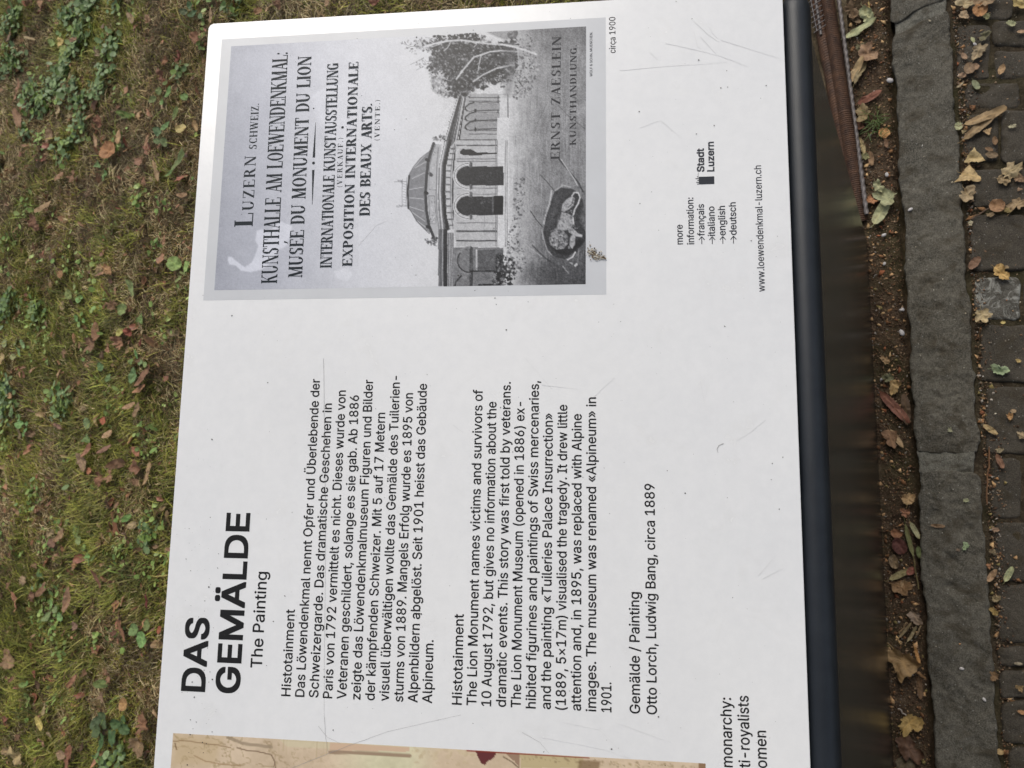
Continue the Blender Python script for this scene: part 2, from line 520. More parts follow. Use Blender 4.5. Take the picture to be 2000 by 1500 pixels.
# rounded front rail along the lower edge
RC = PO - PV * 0.0142 - PN * 0.0152; RRAD = 0.0150
bm = bmesh.new(); rings = []
xs = [U0 - 0.001, U0 + 0.001, U0 + 0.004, U0 + 0.009, U0 + 0.016] + list(np.linspace(U0 + 0.03, U1 - 0.02, 20)) + [U1 - 0.012, U1 - 0.006, U1 - 0.002, U1 + 0.0005, U1 + 0.001]
for x in xs:
    e = min(x - (U0 - 0.001), (U1 + 0.001) - x); r = RRAD * math.sqrt(max(0.02, 1 - max(0, 1 - e / 0.015) ** 2))
    rings.append([bm.verts.new((x, RC[1] + r * math.cos(a), RC[2] + r * math.sin(a))) for a in np.linspace(0, 2 * math.pi, 40, endpoint=False)])
for a, b in zip(rings, rings[1:]):
    for i in range(40): bm.faces.new([a[i], a[(i + 1) % 40], b[(i + 1) % 40], b[i]])
bm.faces.new(rings[0][::-1]); bm.faces.new(rings[-1])
bmesh.ops.recalc_face_normals(bm, faces=bm.faces)
me = bpy.data.meshes.new("front_rail"); bm.to_mesh(me); bm.free(); obj("front_rail", me, POWDER, panel, smooth=True)


def box(name, x0, x1, y0, y1, z0, z1, mat, parent, bev=0.0015):
    bm = bmesh.new(); bmesh.ops.create_cube(bm, size=1)
    for v in bm.verts: v.co = Vector(((x0 + x1) / 2 + v.co.x * (x1 - x0), (y0 + y1) / 2 + v.co.y * (y1 - y0), (z0 + z1) / 2 + v.co.z * (z1 - z0)))
    if bev: bmesh.ops.bevel(bm, geom=list(bm.edges), offset=bev, segments=2, affect='EDGES')
    me = bpy.data.meshes.new(name); bm.to_mesh(me); bm.free(); return obj(name, me, mat, parent)


box("front_sheet", U0 + 0.004, U1 - 0.001, 0.004, 0.008, -0.05, RC[2], PLATE, panel, 0.001)
for sx in (U0 + 0.12, U1 - 0.14):
    box("leg", sx, sx + 0.08, 0.03, 0.07, -0.06, 0.83, POWDER, panel, 0.004)

# ---- lettering
FONT = None
try:
    fp = os.path.join(bpy.utils.system_resource('DATAFILES', path='fonts'), "Inter.woff2")   # ships with Blender
    if os.path.exists(fp): FONT = bpy.data.fonts.load(fp)
except Exception:
    FONT = None
INKH = 0.00015
_dg = bpy.context.evaluated_depsgraph_get()


def split(P):
    """cut a contour at its own crossings"""
    n = len(P)
    for i in range(n):
        a, b = P[i], P[(i + 1) % n]
        ax0, ax1, ay0, ay1 = min(a[0], b[0]), max(a[0], b[0]), min(a[1], b[1]), max(a[1], b[1])
        for j in range(i + 2, n):
            if i == 0 and j == n - 1: continue
            c, d = P[j], P[(j + 1) % n]
            if ax1 < min(c[0], d[0]) or max(c[0], d[0]) < ax0 or ay1 < min(c[1], d[1]) or max(c[1], d[1]) < ay0: continue
            r = (b[0] - a[0], b[1] - a[1]); q = (d[0] - c[0], d[1] - c[1]); den = r[0] * q[1] - r[1] * q[0]
            if abs(den) < 1e-14: continue
            t = ((c[0] - a[0]) * q[1] - (c[1] - a[1]) * q[0]) / den; u = ((c[0] - a[0]) * r[1] - (c[1] - a[1]) * r[0]) / den
            if 1e-6 < t < 1 - 1e-6 and 1e-6 < u < 1 - 1e-6:
                X = (a[0] + t * r[0], a[1] + t * r[1])
                return split([X] + P[i + 1:j + 1]) + split([X] + P[j + 1:] + P[:i + 1])
    return [P] if n > 2 else []


def inside(p, P):
    r = False; j = len(P) - 1
    for i in range(len(P)):
        if (P[i][1] > p[1]) != (P[j][1] > p[1]) and p[0] < (P[j][0] - P[i][0]) * (p[1] - P[i][1]) / (P[j][1] - P[i][1]) + P[i][0]: r = not r
        j = i
    return r


def text_mesh(s):
    """outlines of a line of text, each contour filled by itself (overlapping strokes of a letter stay filled)"""
    c = bpy.data.curves.new("lettering", 'FONT'); c.body = s; c.size = 1.0; c.resolution_u = 2; c.fill_mode = 'NONE'
    if FONT: c.font = FONT
    o = bpy.data.objects.new("lettering", c); COL.objects.link(o)
    bpy.context.view_layer.update()
    me = bpy.data.meshes.new_from_object(o.evaluated_get(bpy.context.evaluated_depsgraph_get()))
    bpy.data.objects.remove(o); bpy.data.curves.remove(c)
    n = len(me.vertices); par = list(range(n))
    def find(a):
        while par[a] != a: par[a] = par[par[a]]; a = par[a]
        return a
    for e in me.edges:
        a, b = find(e.vertices[0]), find(e.vertices[1])
        if a != b: par[max(a, b)] = min(a, b)
    grp = {}
    for i in range(n): grp.setdefault(find(i), []).append(i)
    L_ = []
    for k in sorted(grp):
        P = []
        for i in grp[k]:
            p = me.vertices[i].co
            if not P or abs(p[0] - P[-1][0]) + abs(p[1] - P[-1][1]) > 1e-4: P.append((p[0], p[1]))
        while len(P) > 2 and abs(P[0][0] - P[-1][0]) + abs(P[0][1] - P[-1][1]) <= 1e-4: P.pop()
        for Q in (split(P) if len(P) > 2 else []):
            A_ = sum(Q[i - 1][0] * Q[i][1] - Q[i][0] * Q[i - 1][1] for i in range(len(Q))) / 2
            if abs(A_) > 1e-6: L_.append((Q, A_))
    bpy.data.meshes.remove(me)
    sg = 1 if max(L_, key=lambda q: abs(q[1]))[1] > 0 else -1
    V, F = [], []; holes = [(min(p[0] for p in q[0]), q[0], q[1]) for q in L_ if q[1] * sg < 0]; k = 0
    for P, A_ in L_:
        if A_ * sg < 0: continue
        x0, x1 = min(p[0] for p in P), max(p[0] for p in P)
        hs = [h for hx, h, a in holes if x0 <= hx <= x1 and abs(a) < abs(A_) and inside(h[0], P)]
        pts = list(P) + [p for h in hs for p in h]
        T_ = tessellate_polygon([[Vector((x, y, 0)) for x, y in q] for q in [P] + hs])
        b = len(V); V += [(x, y, k % 3) for x, y in pts]; F += [tuple(i + b for i in t) for t in T_]; k += 1
    return np.array(V), F


def capheight():
    co, _ = text_mesh("H"); return co[:, 1].max()


CAP = capheight()


def block(name, lines, mat, cap, bold=0.0):
    """lines: (text, u_left, u_right, v_baseline)"""
    Vs, Fs, n = [], [], 0
    for s, u0, u1, v in lines:
        co, F = text_mesh(s)
        sc = (cap - 2 * bold * cap / CAP) / CAP; a, b = co[:, 0].min(), co[:, 0].max(); r = bold * cap / CAP
        u = u0 + r + (co[:, 0] - a) * ((u1 - u0 - 2 * r) / (b - a)); nc = 1 if bold == 0 else (4 if bold < 0.015 else 16)
        for k in range(nc):          # a heavier weight: the strokes grown evenly to all sides
            t = 2 * math.pi * k / nc; ox, oy = math.cos(t), math.sin(t)
            if nc == 16: q_ = 1 / max(abs(ox), abs(oy)); ox, oy = ox * q_, oy * q_      # keeps the corners of the heading square
            Vs.append(P3(np.stack([u + (r * ox if nc > 1 else 0), v + r + co[:, 1] * sc + (r * oy if nc > 1 else 0)], -1), (INKH + 6e-7 * k + 2e-7 * co[:, 2])[:, None])); Fs += [tuple(i + n for i in f) for f in F]; n += len(co)
    me = bpy.data.meshes.new(name); me.from_pydata(np.concatenate(Vs).tolist(), [], Fs); me.update()
    return obj(name, me, mat, panel)


def uy(x, y): return float(UV(x, y)[0])


L = -0.2368
block("heading", [("DAS", L, uy(409, 1207), 0.5413), ("GEMÄLDE", L, uy(488, 1002), 0.5075)], INK, 0.0240, 0.019)
block("subtitle", [("The Painting", uy(513, 1305), uy(521, 1117), 0.4873)], INK, 0.0113, 0.010)
de = ["Histotainment", "Das Löwendenkmal nennt Opfer und Überlebende der", "Schweizergarde. Das dramatische Geschehen in", "Paris von 1792 vermittelt es nicht. Dieses wurde von",
      "Veteranen geschildert, solange es sie gab. Ab 1886", "zeigte das Löwendenkmalmuseum Figuren und Bilder", "der kämpfenden Schweizer. Mit 5 auf 17 Metern",
      "visuell überwältigen wollte das Gemälde des Tuilerien-", "sturms von 1889. Mangels Erfolg wurde es 1895 von", "Alpenbildern abgelöst. Seit 1901 heisst das Gebäude", "Alpineum."]
dx = [(567, 1190), (623, 740), (648, 788), (676, 762.5), (703, 772), (730, 741.5), (754, 806), (782, 734), (808, 767.7), (835, 749.5), (846, 1250)]
block("german_text", [(s, L, uy(*e), 0.4583 - 0.01325 * k) for k, (s, e) in enumerate(zip(de, dx))], INK, 0.0091, 0.011)
en = ["Histotainment", "The Lion Monument names victims and survivors of", "10 August 1792, but gives no information about the", "dramatic events. This story was first told by veterans.",
      "The Lion Monument Museum (opened in 1886) ex-", "hibited figurines and paintings of Swiss mercenaries,", "and the painting «Tuileries Palace Insurrection»",
      "(1889, 5×17m) visualised the tragedy. It drew little", "attention and, in 1895, was replaced with Alpine", "images. The museum was renamed «Alpineum» in", "1901."]
ex = [(899, 1199), (943, 761), (970, 784.5), (997, 746), (1024, 785), (1053, 744), (1078, 807), (1106, 790.5), (1134, 808.5), (1162, 776), (1195, 1333)]
block("english_text", [(s, L, uy(*e), 0.2986 - 0.01327 * k) for k, (s, e) in enumerate(zip(en, ex))], INK, 0.0091, 0.011)
block("caption", [("Gemälde / Painting", L, uy(1250, 1156.6), 0.1412), ("Otto Lorch, Ludwig Bang, circa 1889", L, uy(1281, 945), 0.1268)], INK, 0.0091, 0.011)
block("lower_text", [("monarchy:", uy(1428, 1363) - 0.0565, uy(1428, 1363), 0.0638), ("anti-royalists", uy(1460, 1359) - 0.0712, uy(1460, 1359), 0.0493),
                     ("women", uy(1490, 1427) - 0.0400, uy(1490, 1427), 0.0355)], INK, 0.0096, 0.010)
block("date_caption", [("circa 1900", uy(1202, 103.5), uy(1202, 33), float(UV(1202, 70)[1]))], INK, 0.0062, 0.004)
def vb(x, y): return float(UV(x, y)[1])
def ub(x, y): return float(UV(x, y)[0])
block("link_text", [("more", ub(1334, 477.4), ub(1334, 438.7), vb(1333.6, 460)), ("information:", ub(1355, 477.4), ub(1355, 385.6), vb(1355, 430)),
                    ("français", ub(1375, 461), ub(1375, 398.5), vb(1375.6, 430)), ("italiano", ub(1396, 461), ub(1396, 403), vb(1395.9, 430)),
                    ("english", ub(1416, 460), ub(1416, 402), vb(1416.6, 430)), ("deutsch", ub(1438, 459), ub(1438, 395), vb(1438, 430))], INK2, 0.0066, 0.013)
block("web_address", [("www.loewendenkmal-luzern.ch", ub(1493.9, 569.7), ub(1486.4, 323), 0.0251)], INK2, 0.0066, 0.008)
block("city_logo_text", [("Stadt", ub(1375, 335.7), ub(1375, 289.7), vb(1375.3, 315)), ("Luzern", ub(1395, 335), ub(1395, 276.8), vb(1394.8, 310))], INK2, 0.0069, 0.022)


def flat_polys(name, polys, mat, h=INKH, step=0.0):
    """each polygon in panel coordinates; strokes that cross get their own height"""
    Vs, Fs, n = [], [], 0
    for k, p in enumerate(polys):
        p = np.array(p, float)
        Vs.append(P3(p, h + step * k)); Fs.append(tuple(range(n, n + len(p)))); n += len(p)
    me = bpy.data.meshes.new(name); me.from_pydata(np.concatenate(Vs).tolist(), [], Fs); me.update()
    return obj(name, me, mat, panel)


def pxpoly(pts): return [tuple(UV(x, y)) for x, y in pts]


def stroke(pts, w0, w1=None):
    """ribbon round a polyline (panel coordinates)"""
    pts = np.array(pts, float); w1 = w0 if w1 is None else w1; out = []
    d = np.gradient(pts, axis=0); d /= (np.linalg.norm(d, axis=1)[:, None] + 1e-12); nrm = np.stack([-d[:, 1], d[:, 0]], -1)
    ww = np.linspace(w0, w1, len(pts))[:, None] / 2
    a = pts + nrm * ww; b = pts - nrm * ww
    return [[a[i], b[i], b[i + 1], a[i + 1]] for i in range(len(pts) - 1)]


# arrows, logo flag
ar = []
for x, y in ((1370.5, 469.5), (1391, 469.5), (1411.5, 469), (1432.5, 468.5)):
    c = UV(x, y); w_ = 0.0036
    ar += stroke([c - [w_, 0], c + [w_, 0]], 0.0007)
    ar += stroke([c + [w_ * 0.1, w_ * 0.72], c + [w_, 0]], 0.0007) + stroke([c + [w_ * 0.1, -w_ * 0.72], c + [w_, 0]], 0.0007)
flat_polys("arrows", ar, INK2, INKH, 0.00001)
a, b = UV(1395.2, 359.5), UV(1364.6, 345.5)
lg = [[(a[0], a[1]), (b[0], a[1]), (b[0], b[1]), (a[0], b[1])]]
for k in range(9):
    x = a[0] + (b[0] - a[0]) * k / 8 * 1.9; hgt = (0.0016, 0.0024, 0.0013, 0.0030, 0.0016, 0.0009, 0.0006, 0.0006, 0.0005)[k]
    lg.append([(x, b[1] + 0.0001), (x + 0.0008, b[1] + 0.0001), (x + 0.0008, b[1] + hgt), (x, b[1] + hgt)])
flat_polys("city_logo_block", lg, INK2)

# ---- old poster: pale mount and the printed picture
pm = [(0.1375, 0.1697), (0.4190, 0.1697), (0.4190, 0.5707), (0.1375, 0.5707)]
flat_polys("poster_mount", [pm], PALE, 0.00008)


class Art:
    """small painter for flat prints: fills and strokes given in photograph pixels, kept as tones on a fine sheet"""
    def __init__(s, u0, u1, v0, v1, nu, nv, seed):
        s.u0, s.u1, s.v0, s.v1, s.nu, s.nv = u0, u1, v0, v1, nu, nv
        s.g = np.zeros((nv, nu)); s.r = np.random.RandomState(seed)
        s.U, s.V = np.meshgrid(np.linspace(u0, u1, nu), np.linspace(v0, v1, nv))
        # photograph position of every sample
        q = P3(np.stack([s.U, s.V], -1)) - CAM
        c = q @ RR.T; s.X = 1000 + FPX * c[..., 0] / c[..., 2]; s.Y = 750 + FPX * c[..., 1] / c[..., 2]

    def mask(s, pts, soft=0.0):
        pts = np.array(pts, float); x0, y0 = pts.min(0) - 2; x1, y1 = pts.max(0) + 2
        m = np.zeros(s.X.shape); sel = (s.X >= x0) & (s.X <= x1) & (s.Y >= y0) & (s.Y <= y1)
        X = s.X[sel]; Y = s.Y[sel]; ins = np.zeros(X.shape, bool); n = len(pts); j = n - 1
        dmin = np.full(X.shape, 1e9)
        for i in range(n):
            xi, yi = pts[i]; xj, yj = pts[j]
            if yi != yj:
                c = ((yi > Y) != (yj > Y)) & (X < (xj - xi) * (Y - yi) / (yj - yi) + xi); ins ^= c
            if soft:
                L2 = (xj - xi) ** 2 + (yj - yi) ** 2 + 1e-9; t = np.clip(((X - xi) * (xj - xi) + (Y - yi) * (yj - yi)) / L2, 0, 1)
                dmin = np.minimum(dmin, np.hypot(X - xi - t * (xj - xi), Y - yi - t * (yj - yi)))
            j = i
        v = ins.astype(float)
        if soft: v = np.where(ins, np.clip(dmin / soft, 0, 1), 0)
        m[sel] = v; return m

    def fill(s, pts, val, a=1.0, soft=0.0):
        m = s.mask(pts, soft) * a
        s.g = s.g * (1 - m) + (val if np.isscalar(val) else val) * m

    def line(s, pts, w, val, a=1.0):
        pts = np.array(pts, float)
        x0, y0 = pts.min(0) - w - 1; x1, y1 = pts.max(0) + w + 1
        sel = (s.X >= x0) & (s.X <= x1) & (s.Y >= y0) & (s.Y <= y1)
        X = s.X[sel]; Y = s.Y[sel]; d = np.full(X.shape, 1e9)
        for (xa, ya), (xb, yb) in zip(pts[:-1], pts[1:]):
            L2 = (xb - xa) ** 2 + (yb - ya) ** 2 + 1e-9; t = np.clip(((X - xa) * (xb - xa) + (Y - ya) * (yb - ya)) / L2, 0, 1)
            d = np.minimum(d, np.hypot(X - xa - t * (xb - xa), Y - ya - t * (yb - ya)))
        m = np.clip(w / 2 + 0.5 - d, 0, 1) * a
        s.g[sel] = s.g[sel] * (1 - m) + val * m

    def dabs(s, pts, n, r0, r1, lo, hi, a=0.9, soft=0, jit=0):
        """n small blotches inside a polygon"""
        pts = np.array(pts, float); x0, y0 = pts.min(0); x1, y1 = pts.max(0); k = 0; tries = 0; used = set()
        while k < n and tries < n * 12:
            tries += 1
            x = s.r.uniform(x0, x1); y = s.r.uniform(y0, y1)
            ins = False; j = len(pts) - 1
            for i in range(len(pts)):
                if ((pts[i][1] > y) != (pts[j][1] > y)) and x < (pts[j][0] - pts[i][0]) * (y - pts[i][1]) / (pts[j][1] - pts[i][1]) + pts[i][0]: ins = not ins
                j = i
            if not ins: continue
            k += 1; r = s.r.uniform(r0, r1); v = s.r.uniform(lo, hi); th = s.r.uniform(0, 3.14); e = s.r.uniform(0.4, 1)
            # window in the sample grid
            uv = UV(x, y); cu = int((uv[0] - s.u0) / (s.u1 - s.u0) * s.nu); cv = int((uv[1] - s.v0) / (s.v1 - s.v0) * s.nv); w = int(r * 1.2) + 3
            sl = (slice(max(0, cv - w), cv + w), slice(max(0, cu - w), cu + w))
            if s.X[sl].size == 0: continue
            dx = s.X[sl] - x; dy = s.Y[sl] - y; p = dx * math.cos(th) + dy * math.sin(th); q = (-dx * math.sin(th) + dy * math.cos(th)) / e
            m = np.clip(r + 0.5 - np.hypot(p, q), 0, 1) * a
            s.g[sl] = s.g[sl] * (1 - m) + v * m


T = lambda v: srgb(v, v, v)[0]
A = Art(0.1478, 0.4105, 0.1890, 0.5597, 350, 496, 5)
X, Y = A.X, A.Y
n1 = fbm(X, Y, 0.012, 71); n2 = fbm(X, Y, 0.05, 72); n3 = fbm(X, Y, 0.3, 73, 3)
# sky: dark at the head of the sheet, clearing towards the roofs (tones are display greys, linearised at the end)
t_ = np.clip((X - 430) / 330, 0, 1)
A.g = 160 + 48 * t_ ** 0.8 + 10 * (n1 - 0.5) + 8 * np.clip((420 - Y) / 300, 0, 1)
cl = [(453, 500), (462, 508), (478, 520), (490, 512), (497, 498), (503, 480), (497, 470), (500, 450), (512, 446), (520, 452), (530, 446), (548, 430), (560, 436), (573, 440), (562, 480), (545, 490), (528, 515), (512, 528), (490, 533), (470, 530), (460, 520), (447, 518), (443, 508), (445, 500)]
A.fill(cl, 208, 0.95, 3)
A.fill([(600, 180), (640, 165), (700, 158), (730, 175), (745, 210), (752, 250), (735, 290), (700, 300), (650, 290), (618, 240), (604, 205)], 210, 0.75, 14)
A.fill([(650, 528), (680, 520), (692, 535), (680, 552), (655, 546)], 212, 0.8, 5)
for (p, a_) in (([(612, 190), (628, 178), (650, 170), (672, 168)], 0.6), ([(715, 170), (738, 190), (748, 200)], 0.5), ([(665, 290), (690, 296), (700, 320)], 0.4)):
    A.line(p, 5, 214, a_)
A.g += 5 * (n2 - 0.5) * (X < 860)
A.g = np.where((X > 700) & (X < 1000), A.g * 0.4 + 0.6 * (206 + 10 * (n1 - 0.5)), A.g)
# meadow and rock in the lower part
low = np.clip((X - 985) / 20, 0, 1)
gr = 192 - 50 * np.clip((X - 1000) / 60, 0, 1) - 60 * np.clip((Y - 330) / 240, 0, 1) * np.clip((X - 1000) / 90, 0, 1) - 12 * np.clip((120 - Y) / 60, 0, 1)
gr = gr + 26 * (fbm(X * 3, Y * 0.35, 0.06, 81) - 0.5) + 18 * (n2 - 0.5)
A.g = A.g * (1 - low) + gr * low


def zp(x0, y0, k):                      # coordinates read off an enlargement of the photograph
    return lambda *pts: [(x0 + a / k, y0 + b / k) for a, b in pts]


Z1 = zp(770, 230, 4.2875); Z2 = zp(770, 40, 5.77); Z3 = zp(980, 300, 5.355)
# right wing
A.fill(Z2((790, 820), (1270, 830), (1290, 1500), (700, 1500), (740, 1250)), 172)
A.fill(Z2((1180, 840), (1275, 840), (1295, 1500), (1180, 1500)), 200)
A.fill(Z2((715, 850), (800, 815), (715, 1370), (560, 1370)), 92)
A.line(Z2((722, 860), (583, 1340)), 2.2, 205); A.line(Z2((745, 850), (618, 1340)), 1.5, 60); A.line(Z2((790, 830), (690, 1380)), 3, 190); A.line(Z2((770, 850), (660, 1370)), 1.2, 170)
A.line(Z2((800, 860), (725, 1400)), 2.5, 70)
for yy, w_ in ((870, 1.6), (910, 1.6), (1240, 1.4), (1280, 1.2), (1375, 2.6), (1480, 2)): A.line(Z2((845, yy), (1190, yy)), w_, 84)
A.line(Z2((1170, 850), (1170, 1410)), 2.2, 90); A.line(Z2((1280, 830), (1285, 1400)), 2.0, 110)
for yy in (975, 1085, 1185):
    A.fill(Z2((870, yy - 45), (1190, yy - 40), (1190, yy + 30), (870, yy + 40), (830, yy + 20), (818, yy), (835, yy - 30)), 150)
    A.line(Z2((900, yy - 50), (850, yy - 38), (805, yy), (800, yy + 20), (820, yy + 45)), 2.8, 70); A.line(Z2((900, yy + 42), (845, yy + 50), (790, yy + 30)), 1.4, 90)
    A.line(Z2((920, yy - 52), (1180, yy - 50)), 1.2, 84); A.line(Z2((900, yy + 42), (1180, yy + 36)), 2, 78); A.line(Z2((915, yy + 30), (915, yy + 55)), 3.5, 60)
# dome
A.fill(Z1((118, 490), (160, 412), (220, 338), (285, 288), (300, 270), (320, 240), (310, 560), (300, 980), (290, 960), (240, 920), (185, 862), (145, 790), (118, 755)), 128)
A.dabs(Z1((130, 480), (220, 345), (290, 300), (270, 640), (280, 950), (190, 850), (125, 750)), 90, 1.5, 5, 115, 150, 0.35)
for q in (((150, 430), (270, 300)), ((175, 420), (262, 370)), ((150, 510), (255, 460)), ((130, 600), (248, 580)), ((128, 670), (245, 680)), ((130, 745), (248, 782)), ((150, 790), (255, 865)), ((190, 862), (268, 920))): A.line(Z1(*q), 1.3, 190, 0.9)
A.line(Z1((118, 490), (160, 412), (220, 338), (285, 288)), 1.2, 90); A.line(Z1((118, 755), (145, 790), (185, 862), (240, 920), (290, 968)), 1.2, 80)
A.line(Z1((125, 487), (112, 620), (118, 758)), 3.4, 52); A.line(Z1((68, 515), (66, 735)), 1.2, 150); A.line(Z1((105, 500), (100, 740)), 1.0, 130)
for yy in range(530, 735, 22): A.line(Z1((72, yy), (102, yy + 8)), 0.8, 150)
A.line(Z1((0, 535), (105, 535)), 1, 130); A.line(Z1((15, 740), (105, 738)), 1, 130)
A.dabs(Z1((25, 520), (70, 525), (70, 545), (25, 550)), 12, 0.8, 1.6, 110, 150); A.dabs(Z1((20, 728), (70, 730), (70, 752), (20, 752)), 12, 0.8, 1.6, 110, 150)
# drum
A.fill(Z1((330, 215), (400, 225), (372, 420), (362, 620), (372, 800), (385, 940), (355, 1000), (320, 990), (290, 900), (275, 760), (270, 640), (278, 500), (292, 370)), 172)
A.line(Z1((330, 215), (305, 290), (283, 380), (270, 500), (262, 640), (270, 780), (290, 900), (330, 1000)), 5.5, 70)
A.line(Z1((345, 225), (318, 300), (298, 390)), 2, 120); A.line(Z1((300, 470), (310, 480)), 7, 85); A.line(Z1((262, 625), (275, 632)), 6, 45); A.line(Z1((270, 350), (285, 355)), 6, 60); A.line(Z1((275, 912), (295, 918)), 6, 55)
A.dabs(Z1((290, 660), (338, 655), (350, 880), (310, 880)), 70, 0.7, 1.8, 90, 215, 0.8); A.dabs(Z1((330, 250), (372, 250), (360, 330), (325, 330)), 30, 0.7, 1.6, 90, 210, 0.8); A.dabs(Z1((300, 390), (360, 390), (350, 600), (295, 600)), 24, 0.8, 2.2, 130, 210, 0.5)
A.line(Z1((288, 655), (300, 885), (352, 885), (338, 655), (288, 655)), 1, 110); A.line(Z1((295, 395), (292, 600), (345, 605)), 1, 120)
A.line(Z1((370, 250), (355, 420), (350, 620), (358, 820), (375, 930)), 1.4, 110)
# cornice, frieze
A.fill(Z1((420, 195), (505, 190), (460, 400), (450, 620), (455, 800), (470, 935), (385, 935), (372, 800), (365, 620), (375, 420)), 128)
A.line(Z1((468, 195), (425, 380), (415, 620), (425, 800), (445, 930)), 6.5, 58); A.line(Z1((430, 200), (390, 400), (382, 620), (392, 800), (405, 930)), 2.2, 205); A.line(Z1((450, 200), (405, 400), (397, 620), (406, 800), (425, 930)), 1.6, 90)
A.fill(Z1((500, 215), (520, 230), (490, 420), (490, 620), (490, 800), (505, 930), (470, 930), (440, 830), (430, 620), (437, 400), (470, 240)), 190)
for yy in (260, 300, 350, 400, 445, 500, 560, 620, 680, 740, 795, 850, 900):
    xx = 430 + 0.00042 * (yy - 600) ** 2; A.line(Z1((xx, yy), (xx + 32, yy)), 3.2, 118)
A.line(Z1((520, 220), (496, 400), (488, 620), (494, 800), (512, 930)), 3.2, 75); A.line(Z1((505, 220), (478, 400), (470, 620), (477, 800), (492, 930)), 1.4, 110)
# rotunda wall, plinth
A.fill(Z1((520, 180), (860, 180), (860, 1080), (520, 1080), (500, 930), (497, 620), (505, 400)), 186)
A.dabs(Z1((520, 180), (860, 180), (860, 1080), (520, 1080)), 260, 1.2, 4, 165, 205, 0.35)
A.fill(Z1((862, 0), (960, 0), (960, 1090), (862, 1080)), 208)
for yy, w_ in ((185, 2), (232, 2.4), (345, 1.3), (365, 1.3), (590, 1.0), (640, 1.0), (880, 1.3), (950, 3.4), (1030, 3.0)): A.line(Z1((525, yy), (855, yy)), w_, 95)
for x_ in (850, 862, 930, 945): A.line(Z1((x_, 190), (x_, 1080)), 1.1, 115)
for a0, b0 in ((300, 360), (560, 650), (820, 940), (960, 1030)): A.line(Z1((755, a0), (755, b0)), 0.8, 150); A.line(Z1((660, a0), (660, b0)), 0.8, 160)
for (c_, h_, d_) in ((487, 80, 0), (738, 78, 0)):
    A.line([(770 + (620 - 118 * math.sin(t)) / 4.2875, 230 + (c_ - 105 * math.cos(t)) / 4.2875) for t in np.linspace(0, math.pi, 16)], 5.5, 205)
    A.line([(770 + (620 - 118 * math.sin(t)) / 4.2875, 230 + (c_ - 105 * math.cos(t)) / 4.2875) for t in np.linspace(0, math.pi, 16)], 1.0, 90)
    A.fill([(770 + 915 / 4.2875, 230 + (c_ - h_) / 4.2875)] + [(770 + (620 - 100 * math.sin(t)) / 4.2875, 230 + (c_ - h_ * math.cos(t)) / 4.2875) for t in np.linspace(0, math.pi, 16)] + [(770 + 915 / 4.2875, 230 + (c_ + h_) / 4.2875)], 66)
    A.line([(770 + (620 - 96 * math.sin(t)) / 4.2875, 230 + (c_ - 80 * math.cos(t)) / 4.2875) for t in np.linspace(0, math.pi, 16)], 1.2, 45)
    for yy in (c_ - 95, c_ + 92): A.line(Z1((640, yy - 14), (640, yy + 14)), 5, 110); A.line(Z1((650, yy - 14), (650, yy + 14)), 1.2, 50)
A.dabs(Z1((640, 680), (830, 680), (830, 720), (640, 720)), 30, 0.8, 2.2, 80, 125, 0.7); A.fill(Z1((835, 655), (913, 655), (913, 808), (835, 808)), 44); A.line(Z1((825, 660), (825, 790)), 1.6, 120)
A.dabs(Z1((640, 470), (820, 460), (820, 520), (640, 520)), 24, 1, 3.5, 78, 110, 0.6); A.dabs(Z1((530, 420), (900, 420), (900, 550), (530, 550)), 60, 1, 4, 55, 80, 0.4); A.dabs(Z1((540, 670), (820, 665), (820, 810), (540, 810)), 60, 1, 4, 48, 75, 0.4)
A.fill(Z1((550, 300), (548, 285), (570, 262), (640, 262), (690, 290), (860, 292), (860, 304), (650, 316), (580, 314)), 52); A.line(Z1((530, 325), (520, 290), (545, 250), (600, 235)), 2, 200)
# left wing
A.fill(Z1((368, 935), (445, 935), (445, 1412), (368, 1412)), 120); A.line(Z1((428, 945), (428, 1410)), 7.5, 58); A.line(Z1((385, 935), (385, 1410)), 1.3, 80); A.line(Z1((402, 940), (402, 1410)), 2, 165); A.line(Z1((398, 940), (398, 1410)), 0.8, 60)
A.fill(Z1((445, 960), (500, 960), (500, 1412), (445, 1412)), 158); A.fill(Z1((500, 1085), (860, 1085), (915, 1090), (915, 1412), (500, 1412)), 128)
for x_ in (455, 475, 492): A.line(Z1((x_, 970), (x_, 1410)), 1.2, 95)
A.line(Z1((640, 1085), (640, 1410)), 5, 85); A.line(Z1((655, 1085), (655, 1410)), 1.2, 55)
A.line([(770 + (630 - 112 * math.sin(t)) / 4.2875, 230 + (1195 - 110 * math.cos(t)) / 4.2875) for t in np.linspace(0, math.pi, 16)], 4, 140); A.line([(770 + (630 - 100 * math.sin(t)) / 4.2875, 230 + (1195 - 100 * math.cos(t)) / 4.2875) for t in np.linspace(0.9, math.pi, 16)], 2.2, 52)
A.line(Z1((560, 1325), (520, 1370), (505, 1412)), 3, 50)
A.fill(Z1((690, 1108), (915, 1100), (915, 1280), (690, 1280)), 100); A.line(Z1((690, 1108), (690, 1280)), 3, 200); A.line(Z1((640, 1285), (860, 1285)), 3, 48); A.fill(Z1((705, 1392), (890, 1388), (895, 1410), (705, 1410)), 44)
A.dabs(Z1((500, 1090), (910, 1090), (910, 1410), (500, 1410)), 120, 1.5, 5, 95, 150, 0.3)
# roof figures and shrubs against the sky
A.dabs(Z1((250, 1020), (355, 990), (360, 1075), (290, 1060)), 45, 1, 2.6, 40, 150, 0.8); A.dabs(Z1((315, 165), (420, 140), (420, 190), (330, 195)), 35, 1, 2.4, 45, 160, 0.8)
